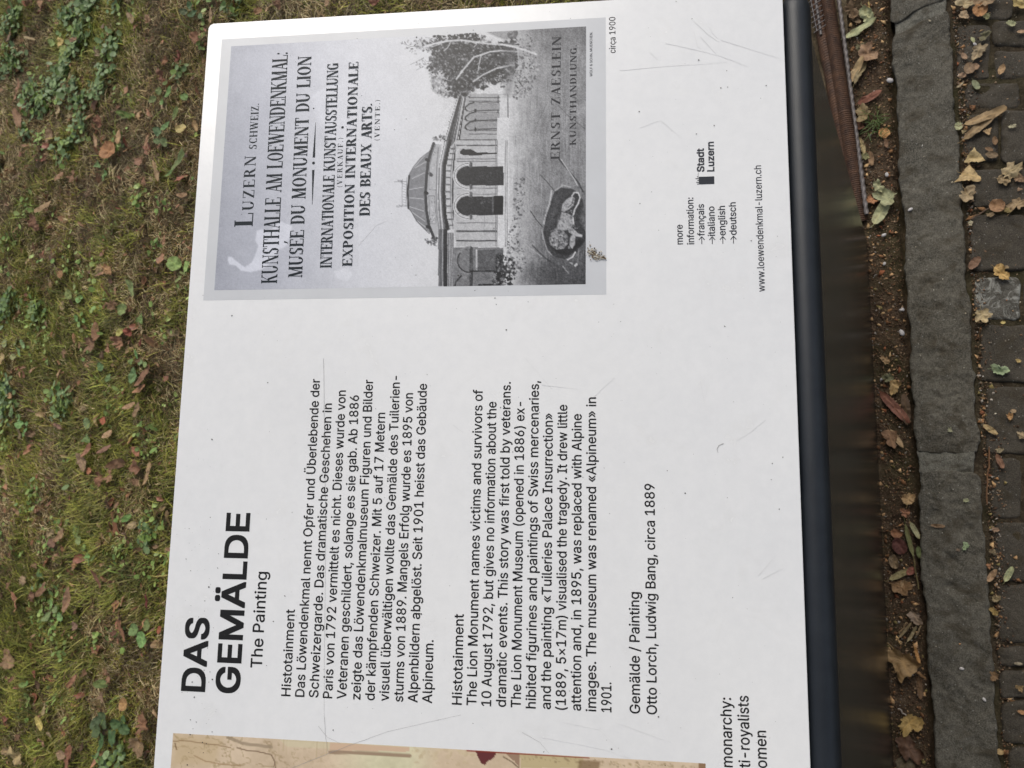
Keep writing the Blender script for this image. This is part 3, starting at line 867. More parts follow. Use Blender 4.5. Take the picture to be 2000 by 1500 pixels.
# trees
tree = Z2((215, 250), (300, 200), (430, 190), (520, 170), (640, 165), (760, 160), (880, 140), (1000, 170), (1180, 250), (1390, 210), (1390, 620), (1300, 690), (1230, 760), (1100, 700), (950, 770), (930, 850), (800, 880), (700, 880), (640, 860), (540, 870), (430, 800), (410, 640), (345, 560), (400, 480), (380, 360), (230, 330))
core = Z2((420, 240), (620, 220), (880, 240), (1100, 270), (1380, 260), (1380, 330), (1380, 420), (1260, 560), (1160, 660), (1050, 690), (940, 770), (850, 820), (680, 860), (650, 700), (600, 620), (520, 560), (400, 540), (430, 400))
A.fill(tree, 168, 0.45, 6); A.fill(core, 84, 0.9, 9)
A.dabs(tree, 620, 1.0, 3.4, 50, 150, 0.75); A.dabs(Z2((380, 560), (640, 560), (680, 860), (520, 860), (420, 780)), 220, 1, 3, 90, 205, 0.7)
A.dabs(Z2((400, 220), (900, 190), (1100, 240), (1390, 240), (1390, 560), (1180, 700), (960, 790), (860, 860), (640, 880), (560, 640), (380, 560)), 520, 1.5, 5, 44, 84, 0.75); A.dabs(core, 420, 1.5, 5, 48, 78, 0.7); A.dabs(core, 340, 0.8, 2.6, 105, 200, 0.5); A.dabs(tree, 260, 0.7, 2.0, 150, 210, 0.55)
A.dabs(Z2((60, 250), (220, 200), (330, 250), (330, 380), (200, 380)), 46, 0.7, 1.8, 70, 170, 0.8); A.dabs(Z2((190, 500), (330, 420), (400, 470), (350, 540)), 40, 0.8, 1.8, 90, 170, 0.8)
A.dabs(Z2((430, 180), (900, 140), (1000, 200), (880, 240), (500, 230)), 120, 1, 3.6, 35, 90, 0.85)
for p, w_ in ((((1390, 290), (1200, 270), (1050, 262), (900, 240), (750, 222), (600, 232), (450, 262), (330, 300)), 3.6), (((1390, 352), (1200, 340), (1080, 352), (990, 385), (900, 412), (850, 470), (790, 540), (700, 660)), 3.0), (((1340, 500), (1150, 540), (1000, 612), (890, 690)), 2.6),
             (((640, 240), (600, 310), (560, 340)), 1.6), (((980, 390), (960, 470), (945, 570)), 1.6), (((850, 235), (930, 265), (900, 300)), 1.4), (((1310, 220), (1150, 170), (1000, 155)), 2.6), (((960, 470), (930, 500)), 1), (((760, 560), (740, 600), (780, 580)), 1.2), (((600, 230), (420, 300)), 1.4), (((450, 262), (380, 220), (330, 170)), 1.2)):
    A.line(Z2(*p), w_, 205, 0.92)
for p in (((330, 300), (180, 290), (70, 250)), ((200, 290), (120, 320)), ((350, 190), (430, 205)), ((300, 440), (180, 500)), ((330, 520), (250, 560))): A.line(Z2(*p), 0.9, 120, 0.8)
A.dabs(Z2((1290, 150), (1390, 120), (1390, 260), (1300, 260)), 30, 1, 4, 60, 110, 0.7)
A.fill(Z2((1000, 120), (1390, 105), (1390, 200), (1250, 230), (1080, 160)), 120, 0.6, 3)
# shrubs on the lawn
def M4(*p): return [(980 + a / 5.357, 40 + b / 5.357) for a, b in p]
A.fill(M4((0, 200), (160, 200), (180, 330), (170, 600), (100, 830), (0, 820)), 110, 0.55, 10)
A.dabs(M4((150, 150), (300, 140), (330, 260), (400, 460), (300, 800), (100, 820), (180, 500), (190, 300)), 260, 1.0, 3.2, 70, 205, 0.7)
A.dabs(M4((130, 480), (290, 640), (270, 760), (140, 760)), 90, 1, 2.6, 60, 200, 0.75)
A.line(M4((0, 250), (120, 275), (240, 310), (360, 355)), 3.6, 208)
A.dabs(Z3((130, 250), (240, 250), (240, 560), (200, 780), (190, 900), (260, 1100), (240, 1240), (40, 1240), (60, 900), (120, 640)), 340, 0.9, 2.8, 72, 190, 0.75)
A.dabs(Z3((-60, 1040), (130, 1120), (150, 1260), (100, 1385), (-100, 1385)), 240, 1, 3.4, 38, 90, 0.9); A.dabs(Z3((-60, 1040), (130, 1120), (150, 1260), (100, 1385), (-100, 1385)), 40, 0.9, 2, 120, 190, 0.8)
# streaks and cracks on the rock face
for k in range(420):
    x = A.r.uniform(1003, 1140); y = A.r.uniform(80, 540); l_ = A.r.uniform(6, 46); A.line([(x, y), (x + A.r.uniform(-3, 3), y + l_)], A.r.uniform(0.6, 1.8), A.r.uniform(95, 200), 0.32)
for p, w_, v_ in ((((600, 60), (700, 180), (800, 300), (850, 400)), 3, 70), (((620, 60), (760, 270), (790, 330)), 2, 200), (((400, 220), (470, 290), (545, 385)), 1.6, 80), (((300, 600), (360, 690), (430, 770)), 2, 75), (((320, 960), (450, 1090), (560, 1160), (690, 1250)), 3, 85), (((640, 1180), (700, 1255)), 2.6, 190), (((600, 1000), (500, 960), (420, 900)), 1.5, 90),
                ((560, 200) and ((400, 1200), (520, 1305)), 1.6, 90), (((250, 950), (420, 1080)), 1.4, 180)):
    A.line(Z3(*p), w_, v_, 0.8)
A.line(M4((590, 890), (700, 1000), (870, 1135)), 2.0, 110, 0.7); A.line(M4((465, 880), (380, 1060), (340, 1180)), 1.4, 110, 0.6)
A.fill(Z3((250, 1100), (890, 1150), (890, 1370), (100, 1385)), 92, 0.6, 25)
# hollow in the rock with the resting lion
cave = Z3((540, 400), (620, 350), (740, 365), (800, 410), (850, 480), (880, 620), (860, 760), (885, 830), (885, 900), (830, 960), (770, 1070), (640, 1130), (520, 1060), (455, 960), (430, 820), (445, 690), (500, 530))
A.fill(cave, 78, 0.97, 2); A.fill(Z3((540, 430), (640, 400), (620, 520), (590, 640), (540, 760), (480, 860), (450, 760), (500, 600)), 100, 0.7, 8)
A.fill(Z3((850, 480), (885, 430), (885, 800), (800, 720), (820, 600)), 120, 0.8, 6)
A.fill(Z3((480, 960), (700, 930), (820, 880), (885, 905), (830, 980), (700, 1080), (580, 1060)), 50, 0.8, 4)
A.line(Z3((520, 390), (500, 520), (460, 640), (438, 740)), 3.2, 200, 0.75); A.line(Z3((415, 790), (440, 900), (475, 1010), (520, 1060)), 2.0, 180, 0.6); A.line(Z3((560, 385), (640, 330), (720, 350)), 2.0, 195, 0.65)
A.fill(Z3((620, 600), (630, 530), (680, 470), (740, 440), (770, 470), (755, 540), (700, 590), (650, 615)), 178, 1, 1.5)
A.fill(Z3((625, 605), (690, 620), (740, 650), (755, 740), (720, 800), (640, 810), (560, 790), (590, 710)), 168, 1, 2)
A.fill(Z3((680, 780), (740, 770), (800, 830), (850, 845), (840, 880), (780, 870), (700, 830)), 184, 1, 1.5); A.fill(Z3((710, 880), (740, 830), (775, 860), (770, 950), (735, 1005), (705, 960)), 176, 1, 1.5)
A.fill(Z3((510, 830), (560, 780), (640, 800), (690, 850), (700, 940), (650, 1000), (570, 1010), (505, 960), (490, 890)), 150, 1, 2)
A.dabs(Z3((500, 820), (560, 780), (640, 800), (670, 840), (600, 880), (560, 980), (500, 950)), 90, 0.8, 2.4, 70, 205, 0.8); A.dabs(Z3((590, 890), (690, 870), (690, 950), (600, 1000)), 26, 0.8, 2.2, 60, 195, 0.7)
A.dabs(Z3((600, 620), (740, 650), (750, 740), (640, 800), (570, 780)), 60, 0.8, 2.6, 110, 200, 0.35); A.dabs(Z3((620, 600), (680, 480), (760, 470), (700, 590)), 40, 0.8, 2.4, 110, 205, 0.4)
A.dabs(cave, 260, 1, 4, 45, 100, 0.25)
A.line(Z3((590, 900), (600, 950), (580, 990)), 1.4, 60); A.line(Z3((640, 870), (660, 930)), 1.2, 70); A.line(Z3((700, 560), (740, 520), (745, 470)), 1.4, 80); A.line(Z3((720, 620), (700, 590)), 2, 70)
A.dabs(Z3((680, 590), (740, 590), (740, 620), (690, 620)), 14, 0.8, 1.6, 80, 200, 0.7)
A.line(Z3((735, 440), (760, 405), (800, 410), (818, 460), (800, 520), (765, 580), (745, 650), (750, 740)), 2.4, 212)
A.dabs(Z3((750, 650), (830, 670), (800, 710), (760, 700)), 16, 0.8, 2, 45, 110, 0.8); A.dabs(Z3((740, 740), (800, 760), (780, 800)), 10, 0.8, 2, 60, 200, 0.8)
A.fill(Z3((580, 1080), (660, 1100), (740, 1040), (760, 1060), (690, 1120), (620, 1130)), 120, 0.8, 2); A.line(Z3((690, 1110), (740, 1080), (770, 1030)), 2.4, 208); A.fill(Z3((750, 1170), (780, 1140), (795, 1160), (770, 1190)), 190); A.dabs(Z3((710, 1140), (740, 1150), (730, 1165)), 5, 0.8, 1.6, 170, 200)
A.fill(Z3((690, 960), (720, 960), (720, 1000), (690, 1000)), 150, 0.8, 1)
bw = np.clip((X - 850) / 20, 0, 1)
A.g = A.g + (12 + 14 * bw) * (A.r.rand(*A.g.shape) - 0.5) + (9 + 16 * bw) * (n3 - 0.5) + (6 + 10 * bw) * (n2 - 0.5) - 5 * bw
A.g = np.where((X > 858) | (Y < 0), A.g, np.minimum(A.g, 216))


def sheet(name, A, rgb, mat, h):
    V = P3(np.stack([A.U, A.V], -1).reshape(-1, 2), h)
    i = np.arange(A.nv - 1)[:, None] * A.nu + np.arange(A.nu - 1)[None, :]
    F = np.stack([i, i + 1, i + 1 + A.nu, i + A.nu], -1).reshape(-1, 4)
    return obj(name, mesh_np(name, V, F, rgb.reshape(-1, 3)), mat, panel)


def lin(v): v = np.clip(v, 0, 255) / 255; return np.where(v < 0.04045, v / 12.92, ((v + 0.055) / 1.055) ** 2.4)
wm = np.clip((900 - X) / 400, 0, 1)                                # cool tint of the upper part of the print
PK = 1.0
A.g = A.g - 22 * np.clip((150 - A.g) / 90, 0, 1) - 5 * np.clip((X - 860) / 40, 0, 1)
rgb = np.stack([lin(A.g * PK - 4 * wm - 1), lin(A.g * PK - 2 * wm), lin(A.g * PK + 6 * wm + 3)], -1)
sheet("poster_picture", A, rgb, PRINT, 0.00014)

# ---- old serif capitals, cut from stems, hairlines and bowls
TK, HN = 0.185, 0.060
def sg(x0, y0, x1, y1, w):
    dx, dy = x1 - x0, y1 - y0; l = math.hypot(dx, dy); nx, ny = -dy / l * w / 2, dx / l * w / 2
    return [(x0 + nx, y0 + ny), (x0 - nx, y0 - ny), (x1 - nx, y1 - ny), (x1 + nx, y1 + ny)]
def dg(x0, y0, x1, y1, w): return [(x0 - w / 2, y0), (x0 + w / 2, y0), (x1 + w / 2, y1), (x1 - w / 2, y1)]      # slanted stem with level ends
def ser(x, y, w=0.30): return sg(x - w / 2, y + (HN / 2 if y < 0.5 else -HN / 2), x + w / 2, y + (HN / 2 if y < 0.5 else -HN / 2), HN)
def st(x, y0=0, y1=1): return [dg(x, y0, x, y1, TK), ser(x, y0), ser(x, y1)]
def bowl(cx, cy, rx, ry, a0, a1, tk=TK, hn=HN, n=14):
    out = []; A_ = np.radians(np.linspace(a0, a1, n + 1)); pt = []
    for a in A_: pt.append(((cx + rx * math.cos(a), cy + ry * math.sin(a)), (cx + (rx - tk) * math.cos(a), cy + (ry - hn) * math.sin(a))))
    for (o0, i0), (o1, i1) in zip(pt, pt[1:]): out.append([o0, i0, i1, o1])
    return out
H2 = HN / 2
GL = {
 'A': (0.80, [dg(0.14, 0, 0.42, 1, 0.055), dg(0.66, 0, 0.40, 1, TK), sg(0.22, .32, .56, .32, HN), ser(.14, 0, .22), ser(.66, 0, .30)]),
 'B': (0.74, st(.17) + bowl(.34, .755, .30, .245, -90, 90) + bowl(.34, .26, .35, .26, -90, 90)),
 'C': (0.76, bowl(.42, .5, .36, .51, 48, 312) + [sg(.66, .72, .66, .99, HN), sg(.66, .03, .66, .22, HN)]),
 'D': (0.82, st(.17) + bowl(.34, .5, .42, .5, -90, 90) + [sg(.17, 1 - H2, .36, 1 - H2, HN), sg(.17, H2, .36, H2, HN)]),
 'E': (0.70, st(.17) + [sg(.17, 1 - H2, .62, 1 - H2, HN), sg(.17, .52, .48, .52, HN), sg(.17, H2, .64, H2, HN), dg(.60, 1, .62, .76, .05), dg(.64, 0, .65, .27, .05), dg(.48, .42, .48, .62, .04)]),
 'F': (0.66, st(.17) + [sg(.17, 1 - H2, .62, 1 - H2, HN), sg(.17, .52, .48, .52, HN), dg(.60, 1, .62, .76, .05), dg(.48, .42, .48, .62, .04)]),
 'G': (0.82, bowl(.42, .5, .36, .51, 48, 320) + [sg(.66, .72, .66, .99, HN), dg(.66, .02, .66, .42, TK), ser(.66, .44, .26)]),
 'H': (0.88, st(.17) + st(.71) + [sg(.17, .51, .71, .51, HN)]),
 'I': (0.36, st(.18)),
 'K': (0.84, st(.17) + [dg(.20, .42, .64, 1, .055), dg(.66, 0, .36, .60, TK), ser(.66, 1, .26), ser(.68, 0, .28)]),
 'L': (0.68, st(.17) + [sg(.17, H2, .62, H2, HN), dg(.63, 0, .64, .30, .05)]),
 'M': (1.00, [dg(.13, 0, .15, 1, .055), dg(.80, 0, .80, 1, TK), dg(.46, 0, .18, 1, TK), dg(.46, 0, .76, 1, .055), ser(.13, 0, .22), ser(.80, 0), ser(.15, 1, .2), ser(.80, 1, .26)]),
 'N': (0.88, [dg(.15, 0, .15, 1, .055), dg(.72, 0, .18, 1, TK), dg(.74, 0, .74, 1, .055), ser(.15, 0, .24), ser(.14, 1, .22), ser(.74, 1, .24)]),
 'O': (0.84, bowl(.42, .5, .37, .51, 0, 360, n=26)),
 'P': (0.70, st(.17) + bowl(.32, .74, .33, .26, -90, 90) + [sg(.17, 1 - H2, .34, 1 - H2, HN), sg(.17, .5, .34, .5, HN)]),
 'R': (0.80, st(.17) + bowl(.32, .75, .32, .25, -90, 90) + [sg(.17, 1 - H2, .34, 1 - H2, HN), sg(.17, .51, .36, .51, HN), dg(.66, 0, .42, .52, TK), ser(.70, 0, .2)]),
 'S': (0.66, bowl(.33, .745, .25, .265, 40, 215) + bowl(.33, .255, .26, .265, -140, 35) + [dg(.50, .40, .16, .60, .20), sg(.56, .74, .56, .98, HN), sg(.09, .02, .09, .26, HN)]),
 'T': (0.76, [dg(.38, 0, .38, 1, TK), ser(.38, 0), sg(.06, 1 - H2, .70, 1 - H2, HN), dg(.05, 1, .08, .72, .045), dg(.71, 1, .68, .72, .045)]),
 'U': (0.84, [dg(.17, .3, .17, 1, TK), ser(.17, 1), dg(.69, .3, .69, 1, .055), ser(.69, 1, .24)] + bowl(.405, .31, .312, .325, 180, 360)),
 'V': (0.80, [dg(.40, 0, .15, 1, TK), dg(.40, 0, .66, 1, .055), ser(.15, 1), ser(.66, 1, .22)]),
 'W': (1.16, [dg(.36, 0, .14, 1, TK), dg(.36, 0, .58, 1, .055), dg(.80, 0, .56, 1, TK), dg(.80, 0, 1.04, 1, .055), ser(.14, 1), ser(.58, 1, .26), ser(1.04, 1, .2)]),
 'X': (0.82, [dg(.66, 0, .18, 1, TK), dg(.14, 0, .68, 1, .055), ser(.14, 0, .22), ser(.68, 0, .26), ser(.18, 1, .28), ser(.68, 1, .2)]),
 'Z': (0.72, [sg(.08, 1 - H2, .62, 1 - H2, HN), dg(.12, 0, .58, 1, TK), sg(.06, H2, .64, H2, HN), dg(.08, 1, .09, .74, .045), dg(.65, 0, .66, .28, .045)]),
 '.': (0.26, bowl(.12, .08, .075, .08, 0, 360, .074, .079, 10)), ':': (0.30, bowl(.15, .08, .075, .08, 0, 360, .074, .079, 10) + bowl(.15, .62, .075, .08, 0, 360, .074, .079, 10)),
 '(': (0.34, bowl(.42, .45, .28, .66, 120, 240, .07, .03, 8)), ')': (0.34, bowl(-.08, .45, .28, .66, -60, 60, .07, .03, 8)), ' ': (0.42, []),
}
GL['É'] = (GL['E'][0], GL['E'][1] + [[(.30, 1.14), (.38, 1.12), (.52, 1.40), (.40, 1.42)]])


def serif_line(text, a, b, cap, track=0.0, gaps=None):
    """text between two photograph points on its baseline"""
    a = UV(*a); b = UV(*b); tot = sum(GL[c][0] + track for c in text) - track
    kx = (b[0] - a[0]) / tot; out = []; x = 0.0
    for c in text:
        for poly in GL[c][1]:
            out.append([(a[0] + (x + p) * kx, a[1] + (b[1] - a[1]) * x / tot + q * cap) for p, q in poly])
        x += GL[c][0] + track
    return out


pc = lambda x, y0, y1: abs(float(UV(x[0], y0)[1] - UV(x[1], y0)[1]))
se = []
se += serif_line("L", (493.5, 443), (497, 415), pc((457, 493), 430, 0))
se += serif_line("UZERN", (495, 411), (500, 304), pc((474, 496), 350, 0), 0.14)
se += serif_line("SCHWEIZ.", (501, 291.6), (506, 201.6), pc((487, 502), 250, 0), 0.08)
se += serif_line("KUNSTHALLE AM LOEWENDENKMAL:", (541, 553.6), (562.5, 101), pc((511, 542), 540, 0))
se += serif_line("MUSÉE DU MONUMENT DU LION", (590, 542.4), (608.3, 109), pc((563, 590), 500, 0), 0.02)
se += serif_line("INTERNATIONALE KUNSTAUSSTELLUNG", (647.6, 523.4), (661, 123), pc((625, 647.5), 500, 0))
se += serif_line("EXPOSITION INTERNATIONALE", (687.6, 520), (700, 120.6), pc((668, 687), 500, 0), 0.05)
se += serif_line("DES BEAUX ARTS.", (722, 421.6), (727, 201.6), pc((702, 722), 400, 0), 0.02)
flat_polys("poster_title", se, SERIF, 0.0002, 0.0000004)
se = serif_line("(VERKAUF.)", (668, 367), (670, 268), pc((658, 668), 340, 0), 0.22) + serif_line("(VENTE.)", (741, 276), (742.3, 194), pc((731.5, 741), 240, 0), 0.22)
tag(flat_polys("poster_small_print", se, SERIF, 0.0002, 0.0000004), kind="stuff")
TK = 0.12
se = serif_line("ERNST ZAESLEIN", (1093, 311.6), (1095.6, 70.8), pc((1075.5, 1093), 200, 0), 0.12) + serif_line("KUNSTHANDLUNG.", (1125, 283.6), (1126.2, 87.6), pc((1112.5, 1125), 200, 0), 0.10)
flat_polys("poster_signature", se, THIN, 0.0002, 0.0000004)
block("printer_name", [("WOLF & SOHN, MUENCHEN.", ub(1157, 149.6), ub(1157, 62.4), vb(1157, 105))], INK2, 0.0026, 0.012)
rule = stroke([UV(610, 400), UV(612, 332)], 0.0004, 0.0026) + stroke([UV(613, 308), UV(616.6, 239)], 0.0026, 0.0003)
for (x, y, r) in ((612.4, 318.6, 0.0016), (669, 249, 0.0014)):
    c = UV(x, y); rule.append([(c[0] + r * math.cos(t), c[1] + r * math.sin(t)) for t in np.linspace(0, 2 * math.pi, 14, endpoint=False)])
tag(flat_polys("poster_rule", rule, SERIF, 0.0002, 0.0000004), kind="stuff")

# ---- second print: the painted scene at the lower left, mostly outside the picture
B = Art(-0.62, -0.2745, 0.0865, 0.5700, 110, 460, 9)
B.V = B.V; uu = np.concatenate([np.linspace(-0.62, -0.34, 35, endpoint=False), np.linspace(-0.34, -0.2745, 75)])
B.U, B.V = np.meshgrid(uu, np.linspace(0.0865, 0.5700, 460))
q = P3(np.stack([B.U, B.V], -1)) - CAM; c = q @ RR.T; B.X = 1000 + FPX * c[..., 0] / c[..., 2]; B.Y = 750 + FPX * c[..., 1] / c[..., 2]
X, Y = B.X, B.Y
chan = []
base = [(206, 186, 160), (208, 202, 170), (196, 178, 140)]
bn = fbm(X, Y, 0.02, 91, 5); bn2 = fbm(X, Y, 0.15, 92, 4); veins = np.abs(fbm(X + 40 * bn, Y, 0.035, 93, 4) - 0.5)
mixw = np.clip((X - 640) / 90, 0, 1) * np.clip((860 - X) / 60, 0, 1)
for k in range(3):
    B.g = base[0][k] * (1 - mixw) + base[1][k] * mixw + 30 * (bn - 0.5) + 16 * (bn2 - 0.5)
    B.g = B.g - (40 if k < 2 else 46) * np.clip(1 - veins / 0.03, 0, 1) * np.clip((700 - X) / 200, 0, 1)
    c3 = lambda *v: v[k]
    B.fill([(532, 1432), (700, 1440), (700, 1466), (560, 1460)], c3(208, 200, 168), 0.6, 3); B.fill([(338, 1428), (440, 1438), (425, 1500), (330, 1500)], c3(192, 170, 132), 0.5, 12)
    B.line([(445, 1440), (475, 1452), (530, 1459)], 6, c3(150, 134, 112), 0.75); B.line([(338, 1448), (360, 1446), (400, 1452), (425, 1455), (450, 1460)], 2.0, c3(130, 104, 72), 0.7)
    B.line([(463, 1460), (480, 1465), (505, 1468), (530, 1474), (536, 1486), (538, 1500)], 2.0, c3(90, 68, 48), 0.75); B.line([(380, 1476), (400, 1486), (430, 1492), (470, 1496)], 2.2, c3(150, 122, 88), 0.7)
    B.line([(342, 1452), (345, 1464)], 2.6, c3(105, 80, 52), 0.7); B.line([(536, 1444), (640, 1450)], 1.5, c3(176, 160, 128), 0.5)
    for x_ in (534, 545, 555, 562, 620, 634, 640): B.line([(x_, 1440), (x_ - 2, 1466 + 8 * (x_ % 3))], 1.4, c3(180, 162, 128), 0.5)
    B.fill([(645, 1451), (800, 1459), (800, 1468), (645, 1465)], c3(206, 176, 150), 0.9); B.line([(645, 1469), (700, 1470), (800, 1476)], 7, c3(152, 130, 108), 0.9)
    B.dabs([(560, 1480), (650, 1480), (640, 1500), (570, 1500)], 25, 2, 6, c3(150, 110, 80), c3(180, 145, 110), 0.35)
    B.dabs([(800, 1458), (930, 1464), (930, 1500), (800, 1500)], 60, 2, 7, c3(180, 160, 128), c3(215, 200, 165), 0.4)
    B.fill([(928, 1466), (972, 1468), (962, 1482), (953, 1486), (948, 1494), (941, 1492), (934, 1480)], c3(96, 46, 48), 0.95)
    B.line([(912, 1465.5), (1100, 1477), (1150, 1480)], 2.6, c3(128, 48, 40), 0.9); B.line([(983, 1478), (1000, 1488), (1014, 1500)], 2.6, c3(110, 92, 72), 0.8)
    B.fill([(988, 1472), (1016, 1474), (1015, 1500), (1004, 1486)], c3(140, 112, 92), 0.8); B.fill([(1016, 1474), (1140, 1481), (1135, 1500), (1016, 1500)], c3(188, 172, 132), 0.9)
    B.dabs([(1020, 1476), (1380, 1494), (1380, 1510), (1020, 1510)], 260, 0.8, 3.0, c3(96, 76, 52), c3(190, 170, 130), 0.35)
    B.fill([(1130, 1482), (1175, 1485), (1170, 1510), (1125, 1510)], c3(120, 98, 70), 0.7, 4); B.fill([(1365, 1490), (1390, 1492), (1388, 1510), (1362, 1510)], c3(128, 98, 72), 0.8)
    chan.append(lin(B.g * 0.98)); B.r = np.random.RandomState(9)
sheet("painting_print", B, np.stack(chan, -1), PRINT, 0.00012)

# ---- wear on the board: flecks of dirt, scratches, a dropping
Vs, Fs, n = [], [], 0
for k in range(430):
    if k < 350: px, py = RS.uniform(300, 1580), RS.uniform(0, 1500)
    else: px, py = (lambda t: (350 + 60 * RS.rand() + t * 20, RS.uniform(1000, 1500)))(RS.rand())
    c = UV(px, py)
    if not (U0 < c[0] < U1 - 0.004 and 0.004 < c[1] < VT - 0.004): continue
    r = 0.00022 + 0.0006 * RS.rand() ** 4; m = 6; th = RS.rand() * 6.28; e = RS.uniform(0.4, 1)
    P = [(c[0] + r * math.cos(th) * math.cos(t) - r * e * math.sin(th) * math.sin(t), c[1] + r * math.sin(th) * math.cos(t) + r * e * math.cos(th) * math.sin(t)) for t in np.linspace(0, 2 * math.pi, m, endpoint=False)]
    Vs.append(P3(np.array(P), 0.00045)); Fs.append(tuple(range(n, n + m))); n += m
me = bpy.data.meshes.new("dirt_flecks"); me.from_pydata(np.concatenate(Vs).tolist(), [], Fs); me.update()
tag(obj("dirt_flecks", me, SPECK, panel), kind="stuff")


def scratches(name, lst, mat, h, w=0.00035):
    polys = []
    for p in lst:
        p = [UV(*q) for q in p]; P = [p[0]]
        for a, b in zip(p, p[1:]):
            for t in np.linspace(0, 1, 6)[1:]: P.append(a + (b - a) * t + RS.normal(0, 0.0001, 2))
        polys += stroke(P, w, w * 0.5)
    tag(flat_polys(name, polys, mat, h, 0.0000002), kind="stuff")


scratches("scratches", [[(1300, 85), (1352, 96), (1400, 108), (1460, 130)], [(1355, 42), (1385, 70), (1404, 82)], [(1385, 52), (1392, 66), (1402, 76)], [(1408, 79), (1450, 92), (1525, 115)], [(1368, 72), (1398, 106)], [(1210, 138), (1300, 130), (1420, 122)],
                       [(1355, 62), (1362, 90), (1368, 96)], [(1026, 700), (1078, 760)], [(1058, 752), (1128, 760)], [(1160, 775), (1200, 738)], [(1098, 1410), (1170, 1425), (1225, 1480)], [(1058, 1440), (1180, 1464), (1230, 1481)], [(1205, 1412), (1310, 1450)],
                       [(1495, 820), (1465, 845), (1440, 860)], [(1368, 745), (1376, 790), (1390, 810)], [(1480, 1125), (1515, 1085)], [(1490, 1130), (1530, 1110)], [(1460, 930), (1478, 990)], [(1250, 250), (1290, 235), (1330, 270)], [(408, 378), (428, 404)], [(1268, 100), (1285, 118)],
                       [(885, 830), (905, 845)], [(700, 480), (735, 440), (760, 430)]], SCRATCH, 0.0003)
scratches("dark_scratches", [[(570, 1500), (650, 1468), (700, 1449), (760, 1428), (900, 1396)], [(634, 1400), (636, 1440), (641, 1470)], [(622, 1418), (640, 1440), (665, 1452)], [(632, 700), (636, 1000), (633, 1400)], [(1020, 1430), (1055, 1450), (1072, 1471)],
                            [(1413, 866), (1404, 870), (1400, 877), (1402, 884)], [(1413, 866.6), (1404.5, 870.6), (1400.6, 877), (1402.6, 884)], [(1412.4, 866), (1403.4, 870), (1399.6, 877)]], SCRATCH_D, 0.0004, 0.00026)
# dried dropping on the lower edge of the poster
Vs, Fs, n, cs = [], [], 0, []
for k in range(150):
    t = RS.rand(); px = 1148 + 30 * t + RS.normal(0, 3.5); py = 505 - 14 * (1 - t) + RS.normal(0, 7 * (1.2 - t)); c = UV(px, py); r = RS.uniform(0.0003, 0.0010)
    for j in range(3):
        a0 = RS.rand() * 6.28
        Vs.append(P3(np.array([[c[0] + r * math.cos(a0), c[1] + r * math.sin(a0)], [c[0] + r * math.cos(a0 + 2.1), c[1] + r * math.sin(a0 + 2.1)], [c[0] + r * math.cos(a0 + 4.0), c[1] + r * math.sin(a0 + 4.0)]]), 0.0006 + RS.rand() * 0.0012)); Fs.append((n, n + 1, n + 2)); n += 3
        cc = [(0.16, 0.11, 0.06), (0.42, 0.37, 0.28), (0.55, 0.52, 0.45), (0.08, 0.06, 0.04)][RS.randint(4)]; cs += [cc] * 3
tag(obj("dried_dropping", mesh_np("dried_dropping", np.concatenate(Vs), np.array(Fs), np.array(cs)), CRUMB), "crusty brown and white bird dropping dried on the lower edge of the old poster", "bird dropping")

# ------------------------------------------------------------------ rusty steel and wire lying beyond the end of the sheet
def tube(path, rad, seg=10, closed=False, prof=None):
    path = np.array(path, float); d = np.gradient(path, axis=0); d /= np.linalg.norm(d, axis=1)[:, None]
    up = np.array([0, 0, 1.0]); sx = np.cross(d, up); sx /= np.linalg.norm(sx, axis=1)[:, None]; sy = np.cross(sx, d)
    V = []; n = len(path)
    for i in range(n):
        r = rad[i] if hasattr(rad, '__len__') else rad
        for k in range(seg):
            a = 2 * math.pi * k / seg; rr = r * (prof(i, a) if prof else 1); V.append(path[i] + sx[i] * rr * math.cos(a) + sy[i] * rr * math.sin(a))
    F = [[i * seg + k, i * seg + (k + 1) % seg, (i + 1) * seg + (k + 1) % seg, (i + 1) * seg + k] for i in range(n - 1) for k in range(seg)]
    return np.array(V), np.array(F)


def gl(p0, p1, n, z, over=0.0):
    a = G(*p0); b = G(*p1); t = np.linspace(-over, 1, n)[:, None]; q = a + (b - a) * t; q[:, 2] = z; return q


rp = gl((1614, -10), (1681, 430), 900, 0.010, 0.5); rp[:, 2] -= 0.024 * np.clip(np.linspace(-0.5, 1, 900) - 0.55, 0, 1) / 0.45
V, F = tube(rp, 0.0135, 18, prof=lambda i, a: 1.0 + 0.055 * math.cos(i * 1.256) + 0.10 * math.exp(-((a - 1.5) / 0.22) ** 2) + 0.06 * math.exp(-((a - 0.75) / 0.15) ** 2))
rust = thing("rusty_conduit", "rust brown ribbed steel conduit on the ground beyond the end of the dark metal sheet", "steel conduit", tuple(rp[600]))
obj("tube", mesh_np("tube", V - rp[600], F), RUST, rust, smooth=True)
rq = rp.copy(); rq[:, 1] += 0.021 - 0.016 * np.clip(np.linspace(-0.5, 1, 900), 0, 1); rq[:, 0] += 0.004; rq[:, 2] -= 0.003
V, F = tube(rq, 0.0120, 16, prof=lambda i, a: 1.0 + 0.05 * math.cos(i * 0.9 + 2 * a))
obj("tube", mesh_np("tube", V - rp[600], F), RUST, rust, smooth=True)
tp = gl((1637, -10), (1693, 420), 620, 0.004, 0.4)
V, F = tube(tp, 0.0040, 12, prof=lambda i, a: 1.0 + 0.16 * math.cos(2 * a + i * 0.42))
tag(obj("twisted_bar", mesh_np("twisted_bar", V, F), ROPE, smooth=True), "thin grey twisted steel bar lying in the soil along the rusty conduit", "steel bar")
